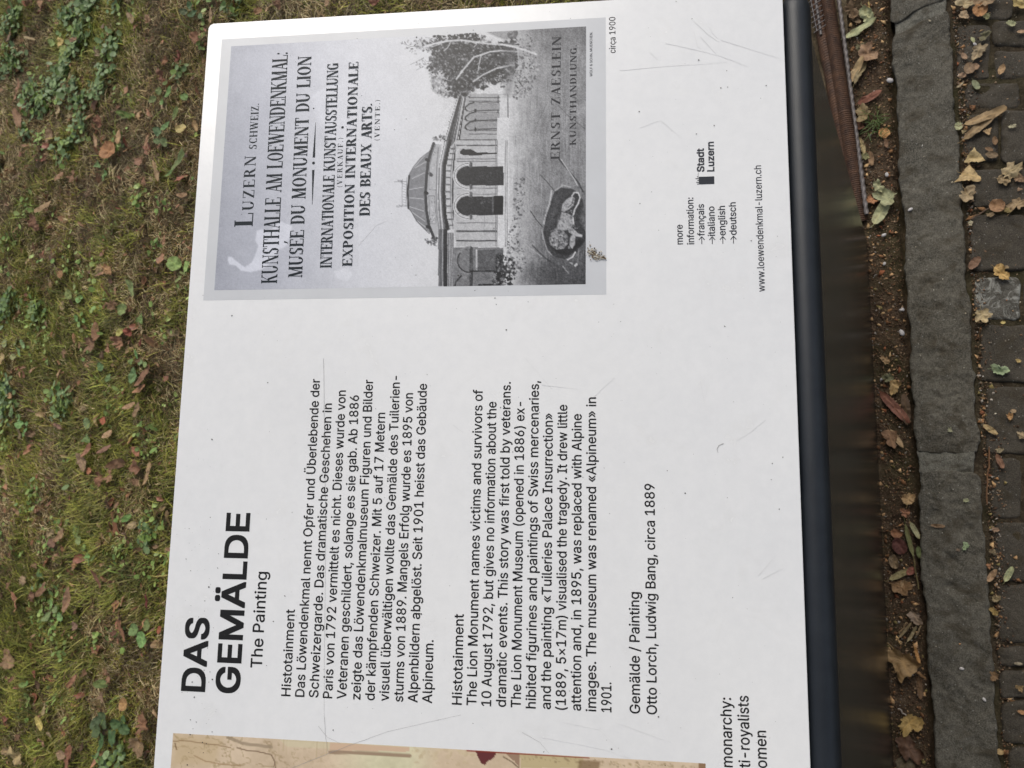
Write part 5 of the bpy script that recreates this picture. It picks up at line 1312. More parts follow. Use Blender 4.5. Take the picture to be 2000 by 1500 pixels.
lawn_l = [
 (120, 84, 24, 20, 'rag', .8, .4, .3, (220, 184, 96), "bright yellow leaf resting on green leaves at the far upper side of the lawn"),
 (82, 5, 24, 10, 'oval', .7, .5, .3, (176, 126, 88), "orange tan rounded leaf cut by the top edge far out on the lawn"),
 (18, 25, 21, -60, 'oval', .7, .4, .2, (150, 94, 62), "rust brown rounded leaf in the upper left corner"),
 (80, 21, 20, -50, 'oval', .6, .5, .2, (134, 88, 66), "dark brown leaf just under the orange tan one at the top edge"),
 (20, 70, 28, -70, 'lance', .4, .6, .2, (142, 108, 88), "pinkish brown narrow leaf below the upper left corner"),
 (146, 78, 22, 10, 'rag', .6, .6, .3, (176, 126, 100), "pink tan crumpled leaf beside the bright yellow leaf"),
 (192, 102, 24, 80, 'rag', .6, .6, .4, (156, 128, 98), "pale brown leaf among the dark green ground ivy"),
 (213, 62, 18, -60, 'lance', .4, .5, .2, (196, 158, 112), "pale tan pointed leaf beside the mossy cushion"),
 (213, 296, 36, 20, 'round', .85, .5, .3, (186, 122, 70), "large round orange leaf, the brightest on the upper lawn"),
 (233, 268, 28, 80, 'oval', .5, .4, .2, (192, 144, 98), "tan oval leaf just above the large round orange leaf"),
 (188, 277, 22, 80, 'oval', .4, .6, .2, (186, 140, 106), "slim tan leaf left of the tan oval leaf"),
 (100, 268, 36, 75, 'rag', .5, .8, .3, (160, 122, 92), "tan pointed leaf at mid lawn in the upper third"),
 (195, 237, 30, 50, 'rag', .7, .6, .3, (154, 98, 70), "reddish brown leaf above the large round orange leaf"),
 (355, 252, 32, 0, 'oval', .45, .4, .1, (216, 186, 108), "bright yellow oval leaf close to the panel edge"),
 (383, 246, 18, 80, 'oval', .6, .5, .2, (190, 146, 92), "small golden tan leaf touching the panel edge"),
 (352, 113, 24, 80, 'rag', .6, .5, .3, (142, 72, 58), "dark red small leaf near the panel corner"),
 (325, 120, 22, -30, 'rag', .7, .6, .3, (166, 108, 68), "orange brown folded leaf left of the dark red one"),
 (292, 40, 24, -40, 'rag', .6, .6, .3, (170, 124, 90), "orange tan leaf near the top edge, midway to the panel"),
 (258, 38, 28, 60, 'lance', .4, .6, .3, (168, 132, 104), "pinkish tan narrow leaf near the top edge"),
 (413, 30, 24, -75, 'lance', .4, .5, .2, (188, 148, 112), "tan narrow leaf just off the upper corner of the panel"),
 (385, 75, 30, 60, 'rag', .6, .8, .4, (150, 96, 66), "reddish brown curled leaf just left of the panel corner"),
 (318, 147, 24, 80, 'rag', .6, .6, .3, (146, 94, 74), "brown leaf below the dark red small leaf"),
 (36, 175, 36, -75, 'lance', .3, .7, .3, (164, 114, 86), "orange brown slim leaf at the far side, upper third"),
 (36, 232, 40, 80, 'lance', .35, .7, .3, (168, 120, 88), "orange brown slim leaf below a similar one at the far side"),
 (118, 220, 34, 40, 'rag', .5, .8, .4, (178, 148, 108), "cream tan bent leaf in the upper third of the lawn"),
 (272, 317, 26, 30, 'rag', .7, .6, .3, (166, 114, 90), "pinkish brown leaf right of the large round orange leaf"),
 (307, 335, 36, 85, 'lance', .3, .5, .3, (190, 148, 108), "tan slim upright leaf close to the panel, upper third"),
 (118, 346, 26, -50, 'rag', .6, .8, .3, (172, 124, 92), "orange tan curled leaf below the upper third"),
 (145, 346, 28, 70, 'rag', .6, .7, .3, (160, 112, 82), "orange brown leaf beside the curled orange tan one"),
 (283, 355, 20, 20, 'rag', .7, .6, .3, (172, 118, 88), "small orange brown leaf beside a dark green weed"),
 (87, 405, 36, -50, 'lance', .4, .6, .3, (168, 130, 92), "tan leaf strip at the level of the poster foot"),
 (70, 437, 36, 30, 'rag', .7, .6, .3, (156, 104, 78), "rust brown crumpled leaf at the level of the poster foot"),
 (358, 382, 22, -10, 'lance', .4, .5, .2, (180, 134, 98), "tan slim leaf close to the panel beside the poster"),
 (322, 470, 24, 60, 'rag', .6, .6, .3, (172, 122, 88), "orange tan leaf close to the panel at the poster foot"),
 (118, 536, 14, 0, 'round', .9, .4, .2, (190, 134, 84), "tiny orange round leaf right of the rust brown ones"),
 (212, 527, 30, 40, 'rag', .7, .6, .4, (196, 140, 88), "orange tan leaf beside the bright green round leaves"),
 (196, 524, 24, -30, 'rag', .5, .6, .4, (176, 140, 96), "pale curled leaf touching the orange tan one"),
 (40, 617, 34, 80, 'rag', .5, .8, .3, (184, 138, 104), "pale tan upright leaf at the far side, level with the white gap"),
 (220, 596, 28, 20, 'rag', .7, .6, .3, (136, 96, 66), "dark brown curled leaf level with the white gap"),
 (188, 650, 44, 75, 'lance', .4, .7, .3, (144, 96, 64), "reddish brown long leaf pointing down beside bare soil"),
 (180, 672, 40, 10, 'rag', .5, .7, .3, (156, 112, 84), "brown torn leaf at the foot of the long reddish one"),
 (236, 668, 36, 10, 'rag', .6, .5, .3, (176, 120, 88), "orange pink leaf, one of two stacked near the german text"),
 (214, 681, 24, 30, 'rag', .7, .5, .3, (178, 122, 90), "orange pink leaf, lower one of two stacked near the german text"),
 (252, 648, 22, 20, 'rag', .7, .5, .3, (160, 76, 52), "bright red brown leaf beside a yellow green one"),
 (236, 650, 20, 0, 'oval', .7, .3, .2, (190, 178, 70), "yellow green leaf beside the bright red brown one"),
 (276, 670, 18, 30, 'rag', .7, .5, .3, (122, 50, 40), "deep red small leaf close to the panel"),
 (128, 690, 22, -60, 'rag', .7, .5, .3, (170, 126, 92), "tan leaf left of the bare soil patch"),
 (6, 700, 26, 30, 'round', .8, .5, .3, (200, 166, 108), "yellow tan round leaf at the left edge of the photo"),
 (282, 735, 44, -65, 'lance', .4, .8, .3, (154, 104, 78), "reddish brown curled leaf below the weed rosette near the panel"),
 (274, 760, 28, -40, 'lance', .4, .5, .3, (190, 130, 92), "orange pink slim leaf near the panel"),
 (254, 793, 26, -30, 'lance', .4, .5, .3, (192, 144, 108), "pale orange slim leaf, left one of a pair"),
 (268, 800, 28, -70, 'lance', .4, .5, .3, (166, 128, 94), "brown slim leaf, right one of a pair"),
 (203, 822, 17, 10, 'round', .8, .4, .2, (190, 98, 58), "bright orange red round leaf at mid lawn"),
 (20, 773, 16, 10, 'oval', .6, .3, .2, (196, 146, 96), "small orange leaf at the left edge"),
 (114, 832, 24, 30, 'lance', .4, .5, .3, (166, 118, 100), "pink brown slim leaf at mid lawn"),
 (211, 848, 22, -40, 'lance', .5, .5, .3, (202, 154, 116), "pale orange leaf below the orange red round one"),
 (162, 903, 34, 70, 'oval', .5, .5, .3, (166, 128, 100), "smooth tan oval leaf lower in the lawn"),
 (174, 920, 18, 20, 'oval', .6, .4, .2, (182, 108, 66), "orange leaf under the smooth tan oval leaf"),
 (267, 882, 20, 60, 'oval', .6, .4, .2, (192, 120, 86), "orange pink small leaf close to the panel, lower half"),
 (206, 878, 36, -30, 'lance', .3, .5, .3, (150, 104, 86), "pinkish long narrow leaf, lower half"),
 (170, 880, 26, -70, 'lance', .4, .6, .3, (172, 112, 84), "reddish upright leaf, lower half"),
 (290, 925, 40, -75, 'lance', .3, .6, .3, (182, 140, 98), "tan long leaf beside the panel above the heading"),
 (270, 912, 36, 20, 'rag', .7, .7, .3, (152, 100, 74), "brown crumpled leaf beside the panel above the heading"),
 (232, 905, 44, -20, 'lance', .4, .9, .5, (134, 92, 66), "dark brown curved leaf, lower half"),
 (196, 935, 34, -60, 'rag', .6, .7, .3, (158, 104, 72), "rust brown leaf pile, left part"),
 (218, 930, 34, 40, 'rag', .6, .7, .3, (166, 116, 82), "rust brown leaf pile, right part"),
 (120, 1046, 52, -42, 'lance', .28, .7, .3, (172, 130, 94), "long tan leaf bent over a green sprig left of the heading"),
 (103, 1062, 26, 60, 'rag', .6, .7, .3, (136, 94, 76), "brown leaf end under the long bent tan leaf"),
 (248, 1046, 22, 10, 'rag', .6, .5, .3, (176, 136, 114), "pale pink leaf lying on brown thatch"),
 (146, 1103, 16, 10, 'rag', .8, .4, .3, (178, 122, 74), "small orange leaf left of the heading"),
 (136, 1170, 44, -75, 'lance', .35, .6, .3, (172, 124, 96), "orange tan tall leaf above a green three leaved weed"),
 (85, 1150, 40, -50, 'lance', .3, .6, .3, (166, 118, 88), "orange brown slanting leaf at the far side, lower third"),
 (66, 1165, 24, 30, 'rag', .8, .5, .3, (142, 96, 74), "brown leaf at the lower end of the slanting one"),
 (32, 1175, 40, 70, 'lance', .3, .5, .3, (178, 112, 84), "orange red slim leaf at the far side, lower third"),
 (48, 1135, 26, 20, 'rag', .5, .6, .3, (170, 136, 104), "tan forked leaf at the far side, lower third"),
 (238, 1230, 40, 80, 'lance', .28, .5, .3, (160, 106, 76), "reddish tall slim leaf near the panel in the lower third"),
 (190, 1130, 34, 75, 'lance', .3, .5, .3, (150, 96, 74), "reddish slim leaf left of the word DAS"),
 (288, 1172, 26, 85, 'lance', .5, .5, .3, (116, 44, 40), "deep crimson leaf near the panel edge left of the heading"),
 (313, 1231, 18, 10, 'oval', .7, .4, .2, (182, 92, 56), "small orange red leaf right at the panel edge"),
 (148, 1222, 22, 20, 'rag', .7, .5, .3, (150, 110, 94), "pinkish grey leaf on bare ground"),
 (20, 1288, 40, 70, 'rag', .7, .5, .3, (158, 118, 84), "tan brown ragged leaf at the left edge, lower third"),
 (142, 1330, 26, -60, 'lance', .4, .5, .3, (164, 108, 80), "reddish small leaf pointing up from the grass"),
 (215, 1318, 34, 40, 'rag', .7, .7, .4, (170, 118, 86), "orange brown curled leaf by a dark hollow"),
 (243, 1375, 22, 10, 'round', .9, .4, .3, (186, 134, 72), "round orange leaf close to the panel at the bottom"),
 (200, 1360, 28, 60, 'tri', .7, .5, .3, (156, 118, 92), "pinkish brown triangular leaf below the long green leaf"),
 (78, 1412, 24, 75, 'oval', .5, .7, .5, (204, 176, 76), "bright yellow curled leaf near the lower left corner"),
 (88, 1385, 30, -60, 'lance', .35, .7, .5, (190, 160, 112), "pale curled leaf just above the bright yellow one"),
 (126, 1428, 20, -40, 'rag', .8, .4, .3, (192, 124, 76), "small orange leaf in the grass near the bottom"),
 (136, 1483, 44, 85, 'rag', .6, .5, .3, (150, 92, 66), "large reddish brown leaf at the bottom edge"),
 (121, 1474, 20, 30, 'oval', .7, .5, .3, (166, 128, 100), "tan leaf overlapping the large reddish brown one"),
 (35, 1478, 40, 80, 'rag', .5, .6, .4, (190, 158, 106), "yellow tan wide leaf stalk at the bottom edge"),
 (545, 8, 26, 30, 'rag', .7, .6, .3, (150, 104, 78), "brown leaf beyond the top edge of the panel, left of the poster head"),
 (640, 6, 22, 70, 'oval', .6, .5, .3, (172, 130, 96), "tan oval leaf beyond the top edge of the panel"),
 (505, 22, 20, -30, 'rag', .7, .5, .3, (176, 124, 84), "small orange leaf beyond the panel near its corner"),
 (735, 5, 24, 10, 'rag', .7, .5, .3, (144, 86, 66), "reddish brown leaf at the top edge above the poster middle"),
 (960, 2, 26, 0, 'rag', .7, .5, .3, (150, 110, 84), "brown leaf cut by the top edge above the poster trees"),
 (14, 1466, 28, 5, 'rag', .6, .4, .3, (168, 134, 92), "tan ragged leaf in the lower left corner"),
 (282, 1415, 40, 30, 'rag', .8, .7, .3, (150, 100, 70), "rust brown leaf heap beside the painted strip, upper"),
 (272, 1455, 44, 40, 'rag', .6, .7, .3, (156, 120, 86), "tan brown leaf heap beside the painted strip, lower"),
]
for (x, y, ln, an, kd, asp, cu, be, rgb, lb) in lawn_l:
    put_leaf("fallen_leaf", x, y, ln * 1.22, an, kd, asp, cu, be, rgb, 0.030, lb, tilt=0.30)

rows_ = [(150, "beside poster top corner"), (330, "beside poster title"), (560, "beside poster foot"), (760, "beside blank gap"), (1000, "beside text ends"), (1200, "beside heading end"), (1400, "beside heading start"), (1600, "beside painted strip")]
cols_ = [(90, "far lawn"), (190, "mid lawn"), (420, "lawn near panel")]
tones = [((150, 112, 80), "light brown"), ((134, 92, 64), "brown"), ((166, 120, 88), "orange tan"), ((104, 74, 52), "dark brown"), ((150, 96, 74), "reddish brown"), ((172, 142, 104), "pale tan")]
forms = [('lance', .3, .8, "narrow curled"), ('rag', .6, .8, "torn"), ('oval', .6, .5, "small oval"), ('rag', .8, .4, "crumpled"), ('lance', .4, .4, "pointed")]
taken = [(a[0], a[1]) for a in lawn_l]; k = 0; tries = 0; used = set()
while k < 92 and tries < 6000:
    tries += 1
    y = random.uniform(0, 1500); x = random.uniform(0, 405 - y * 0.07)
    if min((x - a) ** 2 + (y - b) ** 2 for a, b in taken) < 13 ** 2: continue
    g_ = G(x, y); dens = float(fbm(g_[0], g_[1], 1.7, 33))
    if random.random() > 0.3 + 1.2 * dens: continue
    taken.append((x, y)); k += 1
    tc, tn = random.choice(tones); kd, asp, cu, fn = random.choice(forms)
    row = next(n for lim, n in rows_ if y < lim); colm = next(n for lim, n in cols_ if x < lim)
    f = random.uniform(0.85, 1.1); rgb = tuple(min(255, c * f) for c in tc)
    ln = random.uniform(12, 26); sz = "tiny " if ln < 16 else ""
    lb = f"{sz}{tn} {fn} leaf sunk in grass, {colm}, {row}"
    if lb in used: k -= 1; taken.pop(); continue
    used.add(lb)
    put_leaf("fallen_leaf", x, y, ln, random.uniform(0, 180), kd, asp, cu, random.uniform(0, .6), rgb, random.uniform(0.018, 0.028),
             lb, group="leaves half buried in the grass", tilt=0.5)

# the many smaller ones that lie deeper, too small to tell apart
def sunk(n, seed):
    r = np.random.RandomState(seed); Vs, Fs, Cs, m0 = [], [], [], 0
    for k in range(n):
        x, y = r.uniform(-1.5, 2.6), r.uniform(1.85, 3.85)
        if k % 7 == 0: x, y = r.uniform(-1.4, 2.5), r.uniform(0.26, 1.85)
        s = 0.005 + 0.018 * r.rand() ** 1.8; e = r.uniform(.22, .75); P = [(0, 0, 0)]
        for j in range(10):
            t = j * 0.6283; q = s * (1 + 0.2 * r.normal()); P.append((q * math.cos(t), q * e * math.sin(t), 0.35 * s * abs(math.sin(t)) * r.uniform(.2, 1.4)))
        P = np.array(P); th = r.rand() * 6.28; P[:, 2] += P[:, 0] * r.normal(0, .5)
        P[:, :2] = P[:, :2] @ np.array([[math.cos(th), math.sin(th)], [-math.sin(th), math.cos(th)]])
        z = float(lawn_z(np.array([x]), np.array([y]))[0]) + r.uniform(0.004, 0.020)
        Vs.append(P + [x, y, z]); Fs += [[m0, m0 + 1 + j, m0 + 1 + (j + 1) % 10] for j in range(10)]; m0 += 11
        c = tones[r.randint(len(tones))][0]; Cs.append(np.array(srgb(*c)[:3]) * r.uniform(.6, 1.25, (11, 1)))
    return np.concatenate(Vs), np.array(Fs), np.concatenate(Cs)


tag(obj("sunk_leaves", mesh_np("sunk_leaves", *sunk(2600, 77)), WEED), kind="stuff")

# ------------------------------------------------------------------ weeds with broad leaves
GRN = (122, 142, 74); DGR = (84, 108, 74); LGR = (134, 160, 78); SGR = (112, 130, 92)
weeds = [
 (345, 520, [(342, 516, 32, 40, 'round', .85), (366, 522, 24, 80, 'round', .8), (350, 545, 20, -50, 'lance', .4), (358, 534, 16, 20, 'lance', .3)], (150, 170, 90), "bright green weed with large round leaves touching the panel edge"),
 (255, 565, [(258, 562, 32, 80, 'oval', .6)], (134, 156, 98), "single broad green oval leaf in the grass level with the poster foot"),
 (241, 605, [(241, 604, 30, -30, 'oval', .7)], (140, 170, 88), "broad light green leaf below the single oval one"),
 (278, 625, [(276, 624, 30, 40, 'tri', .8)], (128, 156, 80), "pointed green leaf near the panel above the weed rosette"),
 (148, 575, [(136, 575, 22, 60, 'round', .8), (157, 585, 20, 10, 'round', .8), (146, 562, 14, 80, 'oval', .5), (151, 572, 12, 20, 'oval', .5)], (138, 166, 84), "small weed with three bright green leaves at mid lawn"),
 (155, 622, [(150, 622, 14, 80, 'oval', .7), (160, 614, 13, 0, 'oval', .7), (165, 626, 13, 30, 'oval', .7), (156, 634, 14, 60, 'oval', .7), (160, 645, 12, 0, 'oval', .7)], LGR, "cluster of small round green leaves beside the torn brown leaf"),
 (78, 612, [(75, 600, 24, -50, 'oval', .6), (88, 612, 26, -40, 'oval', .6), (66, 622, 16, 10, 'oval', .6), (60, 598, 14, 60, 'oval', .6)], (118, 140, 76), "loose green weed at the far side level with the white gap"),
 (25, 675, [(12, 672, 22, 60, 'oval', .6), (33, 668, 20, -30, 'round', .8), (46, 672, 18, 80, 'oval', .6), (38, 688, 18, 80, 'oval', .6), (28, 698, 20, 30, 'oval', .6)], (150, 168, 104), "grey green weed with rounded leaves at the left edge"),
 (270, 708, [(268, 692, 18, 80, 'oval', .5), (275, 708, 20, 20, 'oval', .6), (258, 706, 20, 10, 'oval', .6), (262, 733, 30, -70, 'oval', .6), (284, 712, 18, 10, 'oval', .6)], (134, 158, 88), "green weed rosette close to the panel level with the german text"),
 (198, 716, [(198, 716, 20, 10, 'round', .8), (212, 738, 22, -40, 'oval', .5)], (118, 150, 84), "green rounded leaf pair at mid lawn"),
 (120, 795, [(104, 800, 16, 0, 'round', .8), (118, 790, 18, -20, 'oval', .6), (126, 800, 14, 40, 'round', .8), (112, 808, 16, 70, 'oval', .7), (98, 770, 16, -30, 'oval', .7), (114, 757, 14, 20, 'round', .8)], LGR, "weed with many small pale green leaves left of the text column"),
 (40, 835, [(38, 818, 18, 80, 'oval', .6), (40, 830, 22, 10, 'round', .7), (50, 845, 22, -40, 'oval', .7), (54, 828, 16, 10, 'oval', .6)], (128, 160, 88), "green weed with rounded leaves at the far side"),
 (172, 850, [(172, 828, 24, 70, 'oval', .6), (170, 858, 30, 40, 'tri', .7)], (118, 146, 80), "two pointed green leaves one above the other at mid lawn"),
 (150, 1030, [(131, 1022, 22, -30, 'oval', .6), (150, 1038, 24, 80, 'round', .7), (156, 1056, 20, 60, 'oval', .7)], (124, 146, 76), "green sprig behind the long bent tan leaf"),
 (248, 1013, [(248, 1012, 30, -30, 'lance', .45)], (112, 142, 60), "single green leaf left of the word Überlebende"),
 (177, 1085, [(172, 1086, 18, 40, 'tri', .8), (182, 1090, 14, -60, 'lance', .4), (174, 1098, 14, 80, 'lance', .4)], (132, 158, 84), "small green ragged weed beside a cream leaf"),
 (108, 1195, [(94, 1204, 24, -45, 'oval', .6), (110, 1190, 20, -20, 'oval', .7), (120, 1204, 22, 30, 'oval', .7), (101, 1180, 16, 80, 'oval', .5)], (134, 160, 88), "green three leaved weed below the orange tan tall leaf"),
 (275, 1235, [(264, 1230, 28, 10, 'round', .8), (288, 1220, 22, -70, 'oval', .7), (278, 1250, 30, 70, 'oval', .7), (272, 1240, 16, 0, 'oval', .6)], (126, 158, 78), "green weed with rounded leaves left of the heading, near the panel"),
 (200, 1425, [(190, 1412, 26, -50, 'oval', .8), (204, 1406, 32, 70, 'oval', .8), (192, 1428, 28, 30, 'oval', .8), (200, 1448, 34, -75, 'oval', .5), (222, 1440, 30, 60, 'oval', .8), (228, 1412, 24, 10, 'oval', .8), (242, 1408, 22, -60, 'oval', .8), (245, 1424, 24, 20, 'oval', .8)], (86, 114, 66), "dark green broad leaved weed near the bottom, the largest on the lawn"),
 (200, 1335, [(200, 1335, 32, 3, 'oval', .45)], (112, 142, 56), "long stalked green leaf lying across dark ground near the bottom"),
 (52, 1345, [(46, 1338, 16, 10, 'oval', .6), (55, 1360, 18, 60, 'oval', .6), (53, 1334, 12, -70, 'oval', .5)], (116, 146, 58), "small green weed near the lower left corner"),
 (108, 88, [(103, 85, 20, 60, 'oval', .6), (126, 98, 20, 30, 'round', .8), (134, 106, 16, 60, 'round', .8)], (142, 162, 74), "light green leaves under the bright yellow leaf"),
 (87, 156, [(87, 156, 22, -15, 'lance', .35)], (128, 156, 70), "light green slim leaf beside a dark red hollow"),
 (248, 222, [(246, 224, 40, 15, 'lance', .3), (262, 226, 20, 40, 'lance', .3)], (124, 148, 46), "vivid green pointed leaf at mid lawn in the upper part"),
 (322, 190, [(330, 180, 22, -60, 'oval', .6), (312, 178, 18, 10, 'round', .8), (300, 195, 20, -20, 'oval', .7), (318, 200, 16, 40, 'oval', .7), (345, 222, 24, -70, 'oval', .6), (362, 190, 20, 10, 'oval', .7)], (118, 142, 76), "spreading green weed near the panel in the upper part"),
 (318, 265, [(310, 258, 24, 40, 'oval', .7), (322, 278, 20, 70, 'oval', .7), (325, 248, 22, -60, 'oval', .7), (308, 276, 16, 10, 'oval', .7)], (112, 140, 80), "green weed left of the bright yellow oval leaf"),
 (350, 318, [(352, 312, 48, -60, 'lance', .3), (335, 335, 30, -50, 'lance', .3)], (116, 146, 74), "long narrow green leaves beside the panel in the upper part"),
 (200, 335, [(192, 322, 22, 40, 'tri', .8), (208, 340, 24, 20, 'tri', .8), (204, 348, 18, 60, 'oval', .7)], (120, 150, 86), "grey green weed below the large round orange leaf"),
 (370, 30, [(360, 24, 20, 20, 'oval', .6), (378, 28, 22, -30, 'oval', .6), (392, 32, 18, 60, 'oval', .6), (372, 12, 18, 80, 'oval', .6)], (92, 116, 78), "dark green weed at the top edge left of the panel corner"),
]
for (x, y, lv, rgb, lb) in weeds:
    p = G(x, y, 0.0); t = thing("weed", lb, "weed", tuple(p))
    for (a, b, ln, an, kd, asp) in lv:
        o = put_leaf("leaf", a, b, ln * 1.08, an, kd, asp, .5, .3, tuple(c * random.uniform(.9, 1.08) for c in rgb), random.uniform(0.020, 0.034), None, tilt=0.25, parent=t, seed=int(a) % 9)
        V, F = tube(np.array([[0, 0, 0.0], list(np.array(o.location) * 0.5 + [0, 0, .004]), list(o.location)]) + 1e-5, 0.0008, 4)
        obj("stem", mesh_np("stem", V, F, np.tile(np.array(srgb(112, 124, 62)[:3]), (len(V), 1))), WEED, t)


# ------------------------------------------------------------------ grass, moss, thatch, ground ivy
def blades(n, xr, yr, hmin, hmax, w, lean, palette, dens, seed, seg=3, z0=0.0, flat=False, bright=0.84):
    r = np.random.RandomState(seed); x = r.uniform(*xr, n); y = r.uniform(*yr, n)
    p = dens(x, y); ok = r.rand(n) < p; x, y = x[ok], y[ok]; n = len(x)
    comb = 2 * math.pi * fbm(x, y, 1.3, seed % 40 + 1, 3) * 2.2
    th = np.where(r.rand(n) < 0.55, comb + r.normal(0, 0.6, n), r.uniform(0, 2 * math.pi, n))
    h = r.uniform(hmin, hmax, n) * (0.7 + 0.6 * fbm(x, y, 5, 17)); ww = w * r.uniform(0.6, 1.3, n)
    ln = lean * r.uniform(0.5, 1.3, n)
    cz = lawn_z(x, y); dx, dy = np.cos(th), np.sin(th); sx, sy = -dy, dx
    cur = r.normal(0, 0.25, n)
    V = np.zeros((n, seg * 2 + 1, 3))
    for k in range(seg + 1):
        t = k / seg; hor = h * ln * (t ** 1.3); side = h * cur * t * t
        ver = h * (t * (1 - 0.55 * ln * t)) if not flat else 0.006 * np.sin(t * 3.1) + 0.004 * r.rand(n)
        px = x + dx * hor + sx * side; py = y + dy * hor + sy * side; pz = cz + z0 + np.maximum(ver, 0.001)
        if k < seg:
            wk = ww * (1 - 0.55 * t) / 2
            V[:, 2 * k] = np.stack([px - sx * wk, py - sy * wk, pz], -1); V[:, 2 * k + 1] = np.stack([px + sx * wk, py + sy * wk, pz + wk * 0.5], -1)
        else: V[:, 2 * k] = np.stack([px, py, pz], -1)
    m = seg * 2 + 1; base = (np.arange(n) * m)[:, None]; tr = []
    for k in range(seg - 1): a = 2 * k; tr += [[a, a + 1, a + 3], [a, a + 3, a + 2]]
    a = 2 * (seg - 1); tr += [[a, a + 1, a + 2]]
    F = (base[:, None, :] + np.array(tr)[None]).reshape(-1, 3)
    pal = np.array([srgb(*c)[:3] for c in palette]); f = fbm(x, y, 4.5, seed % 30 + 3, 3); idx = np.clip(((f - 0.25) * 2 * len(pal) * 0.6 + r.uniform(0, len(pal) * 0.5, n)), 0, len(pal) - 1).astype(int)
    c = pal[idx] * r.uniform(0.7, 1.7, (n, 1)) * (0.55 + 1.35 * np.clip((fbm(x, y, 11, seed % 20 + 5, 3) - 0.25) * 2, 0, 1))[:, None] * bright; C = np.repeat(c[:, None, :], m, 1)
    return V.reshape(-1, 3), F, C.reshape(-1, 3)


def merge(parts):
    V, F, C, n = [], [], [], 0
    for a, b, c in parts: V.append(a); F.append(b + n); C.append(c); n += len(a)
    return np.concatenate(V), np.concatenate(F), np.concatenate(C)


patch = lambda x, y: 0.55 * fbm(x, y, 2.4, 41, 5) + 0.45 * fbm(x, y, 9.0, 44, 4)                 # where turf is thick, and where soil shows
dthick = lambda x, y: np.clip((patch(x, y) - 0.40) * 5.0, 0.06, 1)
dmoss = lambda x, y: np.clip((fbm(x, y, 3.1, 57, 4) - 0.44) * 5, 0.0, 1)
dthatch = lambda x, y: np.clip(1.15 - dthick(x, y), 0.25, 1)
VX, VY = (-1.5, 2.6), (1.85, 3.85)
G1 = [(120, 122, 52), (106, 112, 48), (132, 128, 62), (98, 104, 46), (134, 136, 58), (146, 138, 78)]
G2 = [(124, 120, 40), (112, 112, 38), (138, 132, 52), (104, 106, 40)]
STR = [(154, 136, 98), (130, 112, 78), (112, 92, 62), (172, 158, 120), (98, 78, 54), (124, 108, 70)]
parts = [blades(150000, VX, VY, 0.018, 0.050, 0.0030, 0.9, G1, dthick, 101), blades(30000, VX, VY, 0.035, 0.080, 0.0034, 1.0, G1 + [(122, 140, 70)], lambda x, y: dthick(x, y) ** 2, 102),
         blades(95000, (0.3, 2.6), (0.26, 1.85), 0.018, 0.050, 0.0030, 0.9, G1, dthick, 112, seg=2),
         blades(26000, (-1.6, 0.3), (0.26, 1.85), 0.02, 0.05, 0.0045, 0.9, G1, dthick, 113, seg=2),
         blades(60000, (-3.1, 4.5), (0.35, 6.1), 0.02, 0.05, 0.0035, 0.9, G1, lambda x, y: dthick(x, y) * ~((x > VX[0]) & (x < VX[1]) & (y > 0.26) & (y < VY[1])), 103, seg=2)]
tag(obj("grass", mesh_np("grass", *merge(parts)), BLADE), kind="stuff")
parts = [blades(170000, VX, VY, 0.006, 0.020, 0.0030, 0.8, G2, dmoss, 104, seg=2), blades(60000, VX, VY, 0.004, 0.012, 0.0022, 1.0, [(96, 84, 46), (112, 96, 54), (104, 100, 52)], lambda x, y: np.ones_like(x), 105, seg=2)]
parts += [blades(90000, (0.3, 2.6), (0.26, 1.85), 0.006, 0.020, 0.0026, 0.8, G2, dmoss, 114, seg=2)]
tag(obj("moss", mesh_np("moss", *merge(parts)), BLADE), kind="stuff")
parts = [blades(110000, VX, VY, 0.015, 0.060, 0.0020, 1.0, STR, dthatch, 106, seg=2, flat=True, z0=0.009), blades(30000, VX, VY, 0.01, 0.03, 0.0036, 0.9, [(104, 78, 54), (122, 92, 64), (88, 68, 46), (134, 104, 74)], dthatch, 107, seg=2, flat=True, z0=0.003)]
parts += [blades(44000, (0.3, 2.6), (0.26, 1.85), 0.015, 0.060, 0.0020, 1.0, STR, dthatch, 116, seg=2, flat=True, z0=0.009)]
tag(obj("dry_thatch", mesh_np("dry_thatch", *merge(parts)), BLADE), kind="stuff")


